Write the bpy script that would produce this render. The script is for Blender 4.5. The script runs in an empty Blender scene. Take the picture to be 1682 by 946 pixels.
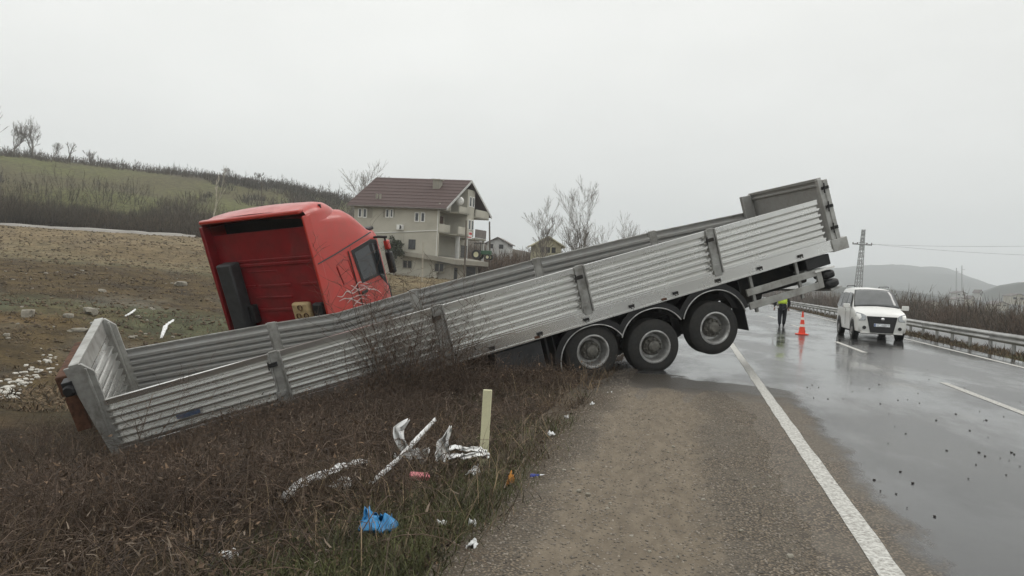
import bpy, math, random
import numpy as np
from mathutils import Vector, Matrix
rad = math.radians
random.seed(7)
rng = np.random.default_rng(11)
C = bpy.context.scene.collection
scene = bpy.context.scene

# ------------------------------------------------------------------ camera
CAM_H, FPX = 1.65, 1300.0                     # eye height, focal length in pixels of a 1682 px wide frame
ROLL, PITCH, YAW = rad(2.7), rad(0.7424), rad(12.7226)   # camera roll / pitch down; road heading
cd = bpy.data.cameras.new('camera')
cam = bpy.data.objects.new('camera', cd); C.objects.link(cam)
cd.sensor_width = 36.0; cd.lens = 36.0 * FPX / 1682.0
cd.clip_start = 0.05; cd.clip_end = 20000
cam.matrix_world = Matrix.Translation((0, 0, CAM_H)) @ Matrix.Rotation(math.pi / 2 - PITCH, 4, 'X') @ Matrix.Rotation(ROLL, 4, 'Z')
scene.camera = cam

# ------------------------------------------------------------------ sky and sun (overcast)
SUN_EL, SUN_AZ = rad(48), rad(62)             # azimuth from +Y towards +X
world = bpy.data.worlds.new('World'); scene.world = world; world.use_nodes = True
nt = world.node_tree; N = nt.nodes; LK = nt.links; N.clear()
out = N.new('ShaderNodeOutputWorld'); bg = N.new('ShaderNodeBackground'); bg.inputs[1].default_value = 0.1
sky = N.new('ShaderNodeTexSky'); sky.sky_type = 'NISHITA'; sky.sun_disc = False
sky.sun_elevation = SUN_EL; sky.sun_rotation = SUN_AZ; sky.dust_density = 4.0
tc = N.new('ShaderNodeTexCoord'); sx = N.new('ShaderNodeSeparateXYZ'); LK.new(tc.outputs['Generated'], sx.inputs[0])
ramp = N.new('ShaderNodeValToRGB'); LK.new(sx.outputs['Z'], ramp.inputs[0])      # overcast sky: brighter towards the zenith
cr = ramp.color_ramp; cr.elements[0].position = 0.0; cr.elements[0].color = (0.58, 0.585, 0.575, 1)
cr.elements[1].position = 1.0; cr.elements[1].color = (1.0, 1.0, 0.98, 1)
e = cr.elements.new(0.12); e.color = (0.685, 0.69, 0.672, 1)
e = cr.elements.new(0.35); e.color = (0.75, 0.753, 0.728, 1)
mp = N.new('ShaderNodeMapping'); mp.inputs['Scale'].default_value = (1.6, 1.6, 4.0); LK.new(tc.outputs['Generated'], mp.inputs[0])
nz = N.new('ShaderNodeTexNoise'); nz.inputs['Scale'].default_value = 1.3; nz.inputs['Detail'].default_value = 5; nz.inputs['Roughness'].default_value = 0.55
LK.new(mp.outputs[0], nz.inputs['Vector'])
mr = N.new('ShaderNodeMapRange'); mr.inputs[1].default_value = 0.3; mr.inputs[2].default_value = 0.75; mr.inputs[3].default_value = 0.90; mr.inputs[4].default_value = 1.06
LK.new(nz.outputs[0], mr.inputs[0])
mul = N.new('ShaderNodeMix'); mul.data_type = 'RGBA'; mul.blend_type = 'MULTIPLY'; mul.inputs[0].default_value = 1.0
LK.new(ramp.outputs[0], mul.inputs[6]); LK.new(mr.outputs[0], mul.inputs[7])
sc_ = N.new('ShaderNodeVectorMath'); sc_.operation = 'SCALE'; sc_.inputs['Scale'].default_value = 15.3
mr3 = N.new('ShaderNodeMapRange'); mr3.inputs[1].default_value = -.7; mr3.inputs[2].default_value = .9; mr3.inputs[3].default_value = 1.02; mr3.inputs[4].default_value = .88; LK.new(sx.outputs['X'], mr3.inputs[0])   # thicker cloud towards +X
mul2 = N.new('ShaderNodeMix'); mul2.data_type = 'RGBA'; mul2.blend_type = 'MULTIPLY'; mul2.inputs[0].default_value = 1.0; LK.new(mul.outputs[2], mul2.inputs[6]); LK.new(mr3.outputs[0], mul2.inputs[7])
LK.new(mul2.outputs[2], sc_.inputs[0])
mx = N.new('ShaderNodeMix'); mx.data_type = 'RGBA'; mx.inputs[0].default_value = 0.97
LK.new(sky.outputs[0], mx.inputs[6]); LK.new(sc_.outputs[0], mx.inputs[7]); LK.new(mx.outputs[2], bg.inputs[0]); LK.new(bg.outputs[0], out.inputs[0])
sl = bpy.data.lights.new('sun', 'SUN'); sl.energy = 0.8; sl.angle = rad(28); sl.color = (1, 0.97, 0.92)
so = bpy.data.objects.new('sun', sl); C.objects.link(so)
sd = Vector((math.sin(SUN_AZ) * math.cos(SUN_EL), math.cos(SUN_AZ) * math.cos(SUN_EL), math.sin(SUN_EL)))
so.rotation_euler = sd.to_track_quat('Z', 'Y').to_euler()
vs = scene.view_settings; vs.view_transform = 'Standard'; vs.look = 'None'; vs.exposure = 0.0; vs.gamma = 1.0
scene.display_settings.display_device = 'sRGB'
scene.cycles.volume_bounces = 2; scene.cycles.max_bounces = 6
scene.cycles.volume_step_rate = 4.0

# ------------------------------------------------------------------ coordinates
cR, sR, cP, sP, cY, sY = math.cos(ROLL), math.sin(ROLL), math.cos(PITCH), math.sin(PITCH), math.cos(YAW), math.sin(YAW)
def ray(px, py):
    du, dv = px - 841, 473 - py
    u, v = (du * cR - dv * sR) / FPX, (du * sR + dv * cR) / FPX
    return np.array([u, cP + v * sP, -sP + v * cP])
EYE = np.array([0, 0, CAM_H])
def at(px, py, Y):
    d = ray(px, py); return EYE + d * (Y / d[1])
def rd(L, s, z=0.0):                          # road frame -> world
    return np.array([L * cY + s * sY, -L * sY + s * cY, z])
def pix(P):
    X, Y, Z = P[..., 0], P[..., 1], P[..., 2] - CAM_H
    d = Y * cP - Z * sP; v = Y * sP + Z * cP
    d = np.where(np.abs(d) < 1e-6, 1e-6, d)
    u, v = FPX * X / d, FPX * v / d
    return 841 + u * cR + v * sR, 473 + u * sR - v * cR, d
def smooth(a, b, x):
    t = np.clip((x - a) / (b - a), 0, 1); return t * t * (3 - 2 * t)
def vnoise(x, y, seed=0):                     # cheap smooth value noise
    x = np.asarray(x, float); y = np.asarray(y, float)
    xi, yi = np.floor(x), np.floor(y); fx, fy = x - xi, y - yi
    fx, fy = fx * fx * (3 - 2 * fx), fy * fy * (3 - 2 * fy)
    def h(a, b):
        q = np.sin(a * 127.1 + b * 311.7 + seed * 74.7) * 43758.5453; return q - np.floor(q)
    return (h(xi, yi) * (1 - fx) + h(xi + 1, yi) * fx) * (1 - fy) + (h(xi, yi + 1) * (1 - fx) + h(xi + 1, yi + 1) * fx) * fy - 0.5
def fbm(x, y, seed=0, oct=4):
    s, a = 0, 1.0
    for o in range(oct):
        s = s + a * vnoise(x * 2 ** o, y * 2 ** o, seed + o); a *= 0.5
    return s

# ------------------------------------------------------------------ terrain height
AZP = np.array([-900, -300, 0, 150, 330, 450, 540, 600, 700, 800, 900, 1000, 1240, 1380, 1430, 1500, 1560, 1600, 1640, 1682, 1850, 2600])
AZ = np.arctan2([(p - 841) for p in AZP], FPX)
RN = np.array([20, 28, 45, 75, 95, 110, 118, 150, 190, 260, 400, 700, 1000, 1600, 2400, 3100.])
def col(z20, z28, z45, z75, z95, z110, z150, z190, z260, z400, z700, z1000, z1600, z2500):
    return [z20, z28, z45, z75, z95, z110, z110 + .3, z150, z190, z260, z400, z700, z1000, z1600, z2500, z2500 * .6 - 20]
TAB = np.array([
    col(-2.0, -1.9, -.5, 1.8, 4.1, 6.3, 8.6, 19, 38, 26, 10, 0, -10, -20),
    col(-2.0, -1.9, -.5, 1.8, 4.1, 6.0, 8.6, 19, 36, 26, 10, 0, -10, -20),
    col(-2.0, -1.9, -.5, 1.7, 4.0, 5.6, 8.2, 19, 34.5, 26, 10, 0, -10, -20),
    col(-2.0, -1.9, -.6, 1.6, 3.9, 5.4, 7.9, 18, 32.3, 25, 10, 0, -10, -20),
    col(-2.0, -1.9, -.8, 1.3, 3.6, 5.1, 7.4, 16, 30.2, 24, 10, 0, -10, -20),
    col(-2.0, -1.9, -.9, 1.0, 3.0, 4.6, 7.0, 15, 28, 22, 10, 0, -10, -20),
    col(-2.0, -1.9, -1., .7, 2.2, 3.6, 6.0, 13, 25.4, 20, 10, 0, -10, -20),
    col(-2.0, -1.9, -1., .4, 1.5, 2.4, 5.0, 11, 22.5, 18, 10, 0, -10, -20),
    col(-2.0, -1.9, -1.1, .1, 1.2, 2.0, 4.2, 9, 17.5, 15, 8, 0, -10, -20),
    col(-2.0, -1.9, -1.2, -.1, .9, 1.6, 3.4, 7, 12.5, 10, 5, 0, -10, -20),
    col(-2.0, -1.9, -1.3, -.3, .5, 1.0, 2.8, 5, 9.5, 8, 5, 0, -10, -20),
    col(-2.0, -1.9, -1.4, -.6, 0, .4, 1.6, 4, 7.5, 7, 5, 0, -10, -20),
    col(-2.0, -1.9, -1.5, -1, -1, -1, -1, -1, 0, 3, 10, 20, 40, 70),
    col(-1, -1, -2, -4, -5, -6, -8, -9, -9, -4, 4, 3, 10, 72),
    col(-1, -1, -2, -4, -5, -6, -8, -10, -11, -6, 5, 3, 10, 88),
    col(-1, -1, -2, -4, -5, -6, -8, -11, -13, -8, 4, 3, 10, 84),
    col(-1, -1, -2, -4, -5, -6, -8, -12, -14, -12, 2, 0, 10, 82),
    col(-1, -1, -2, -4, -5, -6, -8, -12, -14, -14, -4, 6, 10, 58),
    col(-1, -1, -2, -4, -5, -6, -8, -12, -14, -14, -6, 20, 10, 40),
    col(-1, -1, -2, -4, -5, -6, -8, -12, -14, -14, -4, 25, 10, 40),
    col(-1, -1, -2, -4, -5, -6, -8, -12, -14, -14, 0, 30, 10, 40),
    col(-1, -1, -2, -4, -5, -6, -8, -12, -14, -14, 0, 30, 10, 40)])
LX = np.array([-26, -13, -11, -9, -6.6, -4.3, -3, -1.9, -1.3, -0.9, 9.0, 10.4, 11.4, 12.2, 20.5, 22.0, 24.5, 30, 45, 80, 150, 300])
LZ = np.array([-2.1, -2.1, -2.0, -1.78, -1.2, -.52, -.28, -.12, -.045, -.06, -.06, -.05, -.35, -1.02, -1.06, -.9, -1.1, -1.9, -3.6, -6, -10, -14])
TAB = np.where((TAB > 1.0) & (AZ[:, None] < 0), 1.65 + (TAB - 1.65) * np.cos(np.clip(AZ, -.75, .75))[:, None], TAB)   # heights were read off along the view axis
def H(x, y):
    x = np.asarray(x, float); y = np.asarray(y, float)
    L = x * cY - y * sY; s = x * sY + y * cY
    r = np.hypot(x, y); az = np.arctan2(x, y)
    zl = np.interp(L, LX, LZ)
    azc = np.clip(az, AZ[0], AZ[-1])
    fi = np.interp(azc, AZ, np.arange(len(AZ))); i0 = np.clip(fi.astype(int), 0, len(AZ) - 2); fa = fi - i0
    fr = np.interp(np.log(np.maximum(r, 1.0)), np.log(RN), np.arange(len(RN))); j0 = np.clip(fr.astype(int), 0, len(RN) - 2); fj = fr - j0
    fj = fj * fj * (3 - 2 * fj) * .5 + fj * .5
    zt = (TAB[i0, j0] * (1 - fa) + TAB[i0 + 1, j0] * fa) * (1 - fj) + (TAB[i0, j0 + 1] * (1 - fa) + TAB[i0 + 1, j0 + 1] * fa) * fj
    zt = zt + np.where(r > 200, fbm(x / 90, y / 90, 3, 5) * np.clip((r - 200) / 1500, 0, 1) * 14, 0)
    back = smooth(0, -20, y)
    zt = zt * (1 - back) + -2.0 * back
    w = np.where(L < 0, smooth(-13, -24, L), smooth(150, 320, r) * smooth(24, 60, L))
    w = np.maximum(w, smooth(450, 800, r))
    z = zl * (1 - w) + zt * w
    rough = np.where(L < -1.4, smooth(-1.4, -3, L), smooth(24, 30, L))
    z = z + rough * (fbm(x / 2.2, y / 2.2, 5, 4) * .22 + fbm(x * 1.3, y * 1.3, 9, 2) * .05)
    return z
def on(px, Y):                                # the ground point seen in image column px at depth Y
    X = at(px, 456 + (px - 841) * .047, Y)[0]; return np.array([X, Y, float(H(X, Y))])
def hit(px, py):                              # first ground point along a view ray
    d = ray(px, py); t = np.concatenate([np.linspace(2, 40, 1500), np.linspace(40, 400, 2500)])
    P = EYE + d[None] * t[:, None]; b = P[:, 2] < H(P[:, 0], P[:, 1])
    return P[np.argmax(b)] if b.any() else P[-1]

# ------------------------------------------------------------------ mesh helpers
def tag(o, label=None, cat=None, group=None, kind=None):
    if label: o['label'] = label
    if cat: o['category'] = cat
    if group: o['group'] = group
    if kind: o['kind'] = kind
    return o
def thing(name, label, cat, loc=(0, 0, 0), rotz=0.0, group=None, mat=None):
    o = bpy.data.objects.new(name, None); C.objects.link(o); o.empty_display_size = .2
    if mat is not None: o.matrix_world = mat
    else: o.location = loc; o.rotation_euler = (0, 0, rotz)
    return tag(o, label, cat, group)
def np_mesh(name, V, faces, mat, parent=None, smooth_angle=None):
    """faces: list of int arrays (n,3) or (n,4)"""
    me = bpy.data.meshes.new(name)
    V = np.asarray(V, np.float32); me.vertices.add(len(V)); me.vertices.foreach_set('co', V.ravel())
    fl = [np.asarray(f, np.int32) for f in faces if len(f)]
    idx = np.concatenate([f.ravel() for f in fl]); tot = np.concatenate([np.full(len(f), f.shape[1], np.int32) for f in fl])
    me.loops.add(len(idx)); me.loops.foreach_set('vertex_index', idx)
    me.polygons.add(len(tot)); st = np.concatenate([[0], np.cumsum(tot)[:-1]]).astype(np.int32)
    me.polygons.foreach_set('loop_start', st)
    me.update(calc_edges=True); me.validate()
    me.materials.append(mat)
    o = bpy.data.objects.new(name, me); C.objects.link(o)
    if parent: o.parent = parent
    if smooth_angle is not None:
        me.polygons.foreach_set('use_smooth', np.ones(len(me.polygons), bool)); me.set_sharp_from_angle(angle=rad(smooth_angle))
    return o
class MB:
    def __init__(s): s.v = []; s.f = []
    def add(s, v, f):
        b = len(s.v); s.v += [tuple(map(float, p)) for p in v]; s.f += [tuple(i + b for i in q) for q in f]; return s
    def box(s, x0, x1, y0, y1, z0, z1, n=1):
        if x0 > x1: x0, x1 = x1, x0
        if y0 > y1: y0, y1 = y1, y0
        if z0 > z1: z0, z1 = z1, z0
        v = []
        for i in range(n + 1):
            x = x0 + (x1 - x0) * i / n; v += [(x, y0, z0), (x, y1, z0), (x, y1, z1), (x, y0, z1)]
        f = [(0, 1, 2, 3)[::1]]
        for i in range(n):
            a = 4 * i
            for k in range(4): f.append((a + k, a + 4 + k, a + 4 + (k + 1) % 4, a + (k + 1) % 4))
        f[0] = (3, 2, 1, 0) if False else (0, 1, 2, 3)
        a = 4 * n; f.append((a + 3, a + 2, a + 1, a)); return s.add(v, f)
    def obox(s, c, ax, ay, az):               # oriented box: centre and three half-axis vectors
        c, ax, ay, az = map(np.array, (c, ax, ay, az)); v = []
        for i in (-1, 1):
            for j in (-1, 1):
                for k in (-1, 1): v.append(c + ax * i + ay * j + az * k)
        return s.add(v, [(0, 1, 3, 2), (4, 6, 7, 5), (0, 4, 5, 1), (2, 3, 7, 6), (0, 2, 6, 4), (1, 5, 7, 3)])
    def tube(s, pts, rads, n=6, caps=True):
        pts = [np.array(p, float) for p in pts]
        if not hasattr(rads, '__len__'): rads = [rads] * len(pts)
        v = []; a = None
        for i, p in enumerate(pts):
            d = pts[min(i + 1, len(pts) - 1)] - pts[max(i - 1, 0)]; d = d / (np.linalg.norm(d) + 1e-12)
            if a is None:
                a = np.cross(d, (0, 0, 1) if abs(d[2]) < .9 else (1, 0, 0))
            a = a - d * (a @ d); a /= np.linalg.norm(a) + 1e-12; b = np.cross(d, a)
            for k in range(n):
                t = 2 * math.pi * k / n; v.append(p + (a * math.cos(t) + b * math.sin(t)) * rads[i])
        f = []
        for i in range(len(pts) - 1):
            for k in range(n): f.append((i * n + k, i * n + (k + 1) % n, (i + 1) * n + (k + 1) % n, (i + 1) * n + k))
        if caps: f.append(tuple(range(n))[::-1]); f.append(tuple((len(pts) - 1) * n + k for k in range(n)))
        return s.add(v, f)
    def lathe(s, prof, o, ax, up, n=24, a0=0, a1=2 * math.pi):
        """prof: (radius, offset along ax); full turn unless a0/a1 given"""
        o, ax, up = map(np.array, (o, ax, up)); ax = ax / np.linalg.norm(ax); rt = np.cross(up, ax); full = abs(a1 - a0 - 2 * math.pi) < 1e-6
        m = n if full else n + 1; v = []
        for (r, h) in prof:
            for k in range(m):
                t = a0 + (a1 - a0) * k / n; v.append(o + ax * h + (up * math.cos(t) + rt * math.sin(t)) * r)
        f = []
        for i in range(len(prof) - 1):
            for k in range(n): f.append((i * m + k, (i + 1) * m + k, (i + 1) * m + (k + 1) % m, i * m + (k + 1) % m))
        return s.add(v, f)
    def prism(s, poly, d):                    # extrude a 3-D polygon by vector d
        n = len(poly); d = np.array(d); v = [np.array(p, float) for p in poly]; v = v + [p + d for p in v]
        return s.add(v, [tuple(range(n)), tuple(range(2 * n - 1, n - 1, -1))] + [(i, n + i, n + (i + 1) % n, (i + 1) % n) for i in range(n)])
    def grid(s, rows):                        # rows of points -> quads
        m = len(rows[0]); v = [p for r in rows for p in r]
        return s.add(v, [(i * m + k, i * m + k + 1, (i + 1) * m + k + 1, (i + 1) * m + k) for i in range(len(rows) - 1) for k in range(m - 1)])
    def build(s, name, mat, parent=None, sm=None, xf=None, bevel=0, solid=0):
        v = s.v if xf is None else [tuple(p) for p in xf(np.array(s.v))]
        me = bpy.data.meshes.new(name); me.from_pydata(v, [], s.f); me.materials.append(mat); me.update()
        import bmesh
        b = bmesh.new(); b.from_mesh(me); bmesh.ops.recalc_face_normals(b, faces=b.faces); b.to_mesh(me); b.free()
        o = bpy.data.objects.new(name, me); C.objects.link(o)
        if parent: o.parent = parent
        if solid:
            m = o.modifiers.new('solid', 'SOLIDIFY'); m.thickness = solid; m.offset = 0
        if bevel:
            m = o.modifiers.new('bevel', 'BEVEL'); m.width = bevel; m.segments = 2; m.limit_method = 'ANGLE'; m.angle_limit = rad(40)
        if sm is not None:
            me.polygons.foreach_set('use_smooth', np.ones(len(me.polygons), bool)); me.set_sharp_from_angle(angle=rad(sm))
        return o

# ------------------------------------------------------------------ materials
def mat(name, c, rough=.6, metal=0., var=.25, scale=6., bump=0., bscale=40., c2=None, coat=0., island=0., spec=.5, detail=5., streak=None, dirt=None, dscale=1.3):
    m = bpy.data.materials.new(name); m.use_nodes = True; t = m.node_tree; n = t.nodes; l = t.links; b = n['Principled BSDF']
    b.inputs['Roughness'].default_value = rough; b.inputs['Metallic'].default_value = metal
    b.inputs['Coat Weight'].default_value = coat; b.inputs['Coat Roughness'].default_value = .08; b.inputs['Specular IOR Level'].default_value = spec
    co = n.new('ShaderNodeTexCoord').outputs['Object']
    if streak:
        mpp = n.new('ShaderNodeMapping'); mpp.inputs['Scale'].default_value = streak; l.new(co, mpp.inputs[0]); vec = mpp.outputs[0]
    else: vec = co
    nz = n.new('ShaderNodeTexNoise'); nz.inputs['Scale'].default_value = scale; nz.inputs['Detail'].default_value = detail; l.new(vec, nz.inputs['Vector'])
    mr = n.new('ShaderNodeMapRange'); mr.inputs[1].default_value = .3; mr.inputs[2].default_value = .7; l.new(nz.outputs[0], mr.inputs[0])
    mxx = n.new('ShaderNodeMix'); mxx.data_type = 'RGBA'; l.new(mr.outputs[0], mxx.inputs[0])
    c = np.array(c); lo = np.clip(c * (1 - var), 0, 1) if c2 is None else c; hi = np.clip(c * (1 + var), 0, 1) if c2 is None else np.array(c2)
    mxx.inputs[6].default_value = (*lo, 1); mxx.inputs[7].default_value = (*hi, 1); cur = mxx.outputs[2]
    if island:
        g = n.new('ShaderNodeNewGeometry'); mi = n.new('ShaderNodeMapRange'); mi.inputs[3].default_value = 1 - island; mi.inputs[4].default_value = 1 + island
        l.new(g.outputs['Random Per Island'], mi.inputs[0]); mm = n.new('ShaderNodeMix'); mm.data_type = 'RGBA'; mm.blend_type = 'MULTIPLY'; mm.inputs[0].default_value = 1
        l.new(cur, mm.inputs[6]); l.new(mi.outputs[0], mm.inputs[7]); cur = mm.outputs[2]
    if dirt:                                   # dirt = (colour, amount)
        n3 = n.new('ShaderNodeTexNoise'); n3.inputs['Scale'].default_value = dscale; n3.inputs['Detail'].default_value = 8; n3.inputs['Roughness'].default_value = .65; l.new(co, n3.inputs['Vector'])
        m3 = n.new('ShaderNodeMapRange'); m3.inputs[1].default_value = .42; m3.inputs[2].default_value = .7; m3.inputs[4].default_value = dirt[1]; l.new(n3.outputs[0], m3.inputs[0])
        mm = n.new('ShaderNodeMix'); mm.data_type = 'RGBA'; l.new(m3.outputs[0], mm.inputs[0]); l.new(cur, mm.inputs[6]); mm.inputs[7].default_value = (*dirt[0], 1); cur = mm.outputs[2]
        mr2 = n.new('ShaderNodeMapRange'); mr2.inputs[3].default_value = rough; mr2.inputs[4].default_value = min(1, rough + .35); l.new(m3.outputs[0], mr2.inputs[0]); l.new(mr2.outputs[0], b.inputs['Roughness'])
    l.new(cur, b.inputs['Base Color'])
    if bump:
        n2 = n.new('ShaderNodeTexNoise'); n2.inputs['Scale'].default_value = bscale; n2.inputs['Detail'].default_value = 6; l.new(co, n2.inputs['Vector'])
        bp = n.new('ShaderNodeBump'); bp.inputs['Strength'].default_value = bump; bp.inputs['Distance'].default_value = .02; l.new(n2.outputs[0], bp.inputs['Height']); l.new(bp.outputs[0], b.inputs['Normal'])
    return m
MUD = (.07, .055, .038)
M = dict(
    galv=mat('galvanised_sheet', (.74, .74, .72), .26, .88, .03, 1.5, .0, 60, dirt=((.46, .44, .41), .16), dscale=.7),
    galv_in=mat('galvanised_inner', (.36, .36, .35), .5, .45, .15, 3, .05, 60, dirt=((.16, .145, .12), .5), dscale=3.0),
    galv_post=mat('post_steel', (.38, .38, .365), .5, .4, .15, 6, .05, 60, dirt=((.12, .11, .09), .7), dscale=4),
    alu=mat('pale_aluminium', (.42, .42, .40), .45, .35, .1, 4, 0, dirt=((.17, .155, .13), .7), dscale=3),
    chassis=mat('dark_chassis', (.018, .018, .019), .65, .2, .35, 9, .1, 60, dirt=(MUD, .5), dscale=3),
    rubble=mat('rubble_white', (.55, .53, .48), .9, 0, .3, 8, .3, 30),
    rubber=mat('tyre_rubber', (.022, .022, .021), .75, 0, .25, 18, .15, 90, dirt=((.055, .048, .04), .45), dscale=5),
    rim=mat('rim_steel', (.50, .50, .49), .38, .6, .2, 9, 0, dirt=((.12, .11, .095), .7), dscale=6),
    hub=mat('hub_dusty', (.13, .125, .11), .7, .2, .35, 16, .1, 60),
    plank=mat('bed_planks', (.10, .085, .065), .85, 0, .4, 8, .2, 50, streak=(.4, 6, 1)),
    rust=mat('rusty_steel', (.11, .05, .028), .85, .1, .45, 12, .3, 50),
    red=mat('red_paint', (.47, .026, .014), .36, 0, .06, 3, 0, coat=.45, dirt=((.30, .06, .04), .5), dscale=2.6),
    red_shaded=mat('red_paint_shaded', (.215, .004, .008), .45, 0, .12, 3, 0, coat=.15, dirt=((.13, .018, .016), .75), dscale=2.2),  # darker copy of the cab red: the rear's shade put into the colour
    black=mat('black_plastic', (.012, .012, .013), .5, 0, .3, 9, .05, 80),
    dkgrey=mat('dark_grey_plastic', (.035, .036, .038), .6, 0, .25, 6, .05, 60),
    screen=mat('windscreen_glass', (.10, .105, .105), .10, 0, .15, 3, 0, spec=.9),  # base colour lifted to stand in for sky reflected in the glass
    glass=mat('dark_glass', (.02, .024, .027), .06, 0, .1, 3, 0, spec=.8),
    tan=mat('tan_plastic', (.42, .31, .16), .6, 0, .2, 9, .05, 60),
    decal=mat('grey_decal', (.55, .42, .40), .5, 0, .2, 12),
    white=mat('white_paint', (.78, .78, .75), .28, 0, .04, 3, 0, coat=.5, dirt=((.55, .53, .48), .25), dscale=3),
    mark=mat('marking_paint', (.55, .545, .51), .6, 0, .14, 25, .3, 120, dirt=((.15, .135, .115), .95), dscale=38),
    lamp=mat('lamp_glass', (.30, .32, .33), .08, 0, .2, 20, 0, spec=.8),
    chrome=mat('chrome', (.75, .75, .75), .15, 1., .05, 5),
    plate=mat('plate', (.66, .68, .70), .5, 0, .35, 14, detail=1),
    orange=mat('cone_orange', (.85, .06, .02), .45, 0, .08, 8, 0, dirt=((.45, .09, .05), .4), dscale=8),
    refl=mat('reflective_white', (.82, .76, .68), .4, 0, .06, 10),
    hivis=mat('hivis_yellow', (.42, .55, .04), .7, 0, .2, 14, .2, 40),
    navy=mat('dark_cloth', (.012, .013, .018), .85, 0, .3, 14, .2, 60),
    skin=mat('skin', (.42, .25, .18), .6, 0, .1, 20),
    hair=mat('dark_hair', (.02, .016, .013), .7, 0, .3, 30, .2, 60),
    zinc=mat('zinc_rail', (.44, .44, .43), .42, .5, .12, 4, .05, 60, dirt=((.2, .19, .17), .6), dscale=2),
    cream=mat('cream_post', (.62, .60, .40), .6, 0, .10, 6, .05, 60, dirt=((.32, .29, .18), .5), dscale=6),
    wall=mat('rendered_wall', (.49, .47, .40), .9, 0, .10, 1.2, .15, 12, dirt=((.31, .295, .245), .75), dscale=.6),
    conc=mat('bare_concrete', (.33, .31, .26), .92, 0, .2, 1.2, .2, 10, dirt=((.2, .19, .16), .7), dscale=.6),
    roof=mat('roof_tiles', (.080, .049, .044), .75, 0, .25, 5, .3, 10, streak=(.5, 6, 6)),
    wood=mat('weathered_wood', (.11, .09, .07), .9, 0, .3, 4, .2, 30, streak=(4, 4, .3)),
    steel=mat('lattice_steel', (.28, .285, .28), .6, .4, .15, 3),
    bark=mat('grey_bark', (.19, .17, .148), .95, 0, .35, 3, .3, 20),
    bark_pale=mat('pale_bark', (.40, .36, .29), .9, 0, .25, 3, .2, 20),
    twig=mat('brown_twigs', (.125, .104, .088), .95, 0, .3, 2, island=.35),
    bramble=mat('bramble_canes', (.080, .054, .037), .9, 0, .4, 3, island=.5),
    dead=mat('dead_grass', (.050, .037, .025), .95, 0, .45, .7, c2=(.135, .094, .055), island=.7),
    straw=mat('pale_straw', (.19, .14, .085), .9, 0, .3, 1.6, island=.5),
    green=mat('green_grass', (.062, .066, .022), .8, 0, .4, 2.5, island=.5),
    leaf=mat('fallen_leaves', (.095, .062, .038), .9, 0, .5, 2, island=.85),
    thicket=mat('winter_thicket', (.072, .060, .044), .98, 0, .45, .09, c2=(.125, .082, .055), island=.45),
    thicket_dk=mat('dark_thicket', (.052, .044, .032), .98, 0, .4, .06, c2=(.098, .074, .048), island=.45),
    evergreen=mat('evergreen_leaf', (.045, .055, .025), .85, 0, .35, 3, island=.5),
    stem=mat('dry_stems', (.135, .105, .078), .95, 0, .4, 1.5, island=.5),
    stone=mat('pale_stone', (.27, .25, .205), .9, 0, .25, 8, .3, 30),
    clod=mat('dark_clod', (.035, .031, .027), .9, 0, .3, 10, .3, 40),
    gravel=mat('gravel', (.20, .175, .145), .9, 0, .3, 20, island=.55),
    soil=mat('soil_lump', (.10, .072, .042), .95, 0, .35, 1, island=.5),
    plastic=mat('white_plastic', (.82, .83, .83), .45, 0, .05, 12, .1, 40, dirt=((.42, .40, .36), .6), dscale=7),
    blue=mat('blue_film', (.025, .22, .48), .3, 0, .25, 14, .1, 40),
    pink=mat('pink_card', (.62, .20, .22), .6, 0, .2, 20),
    orange_foil=mat('orange_foil', (.70, .30, .05), .4, 0, .35, 22),
    can_blue=mat('can_blue', (.03, .05, .26), .3, .4, .1, 9),
    can_white=mat('can_silver', (.75, .76, .78), .3, .5, .05, 9),
    yellow=mat('yellow_render', (.50, .47, .33), .9, 0, .1, 2),
    whitewash=mat('white_wash', (.5, .5, .48), .9, 0, .1, 2),
    sign_red=mat('sign_red', (.5, .05, .05), .6, 0, .1, 5),
    brown_door=mat('brown_door', (.12, .055, .03), .6, 0, .2, 5),
    tractor_green=mat('tractor_green', (.03, .10, .05), .5, 0, .2, 5),
    grey_roof=mat('grey_roof', (.16, .14, .13), .85, 0, .2, 3),
)
HAZE = .00055

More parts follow.
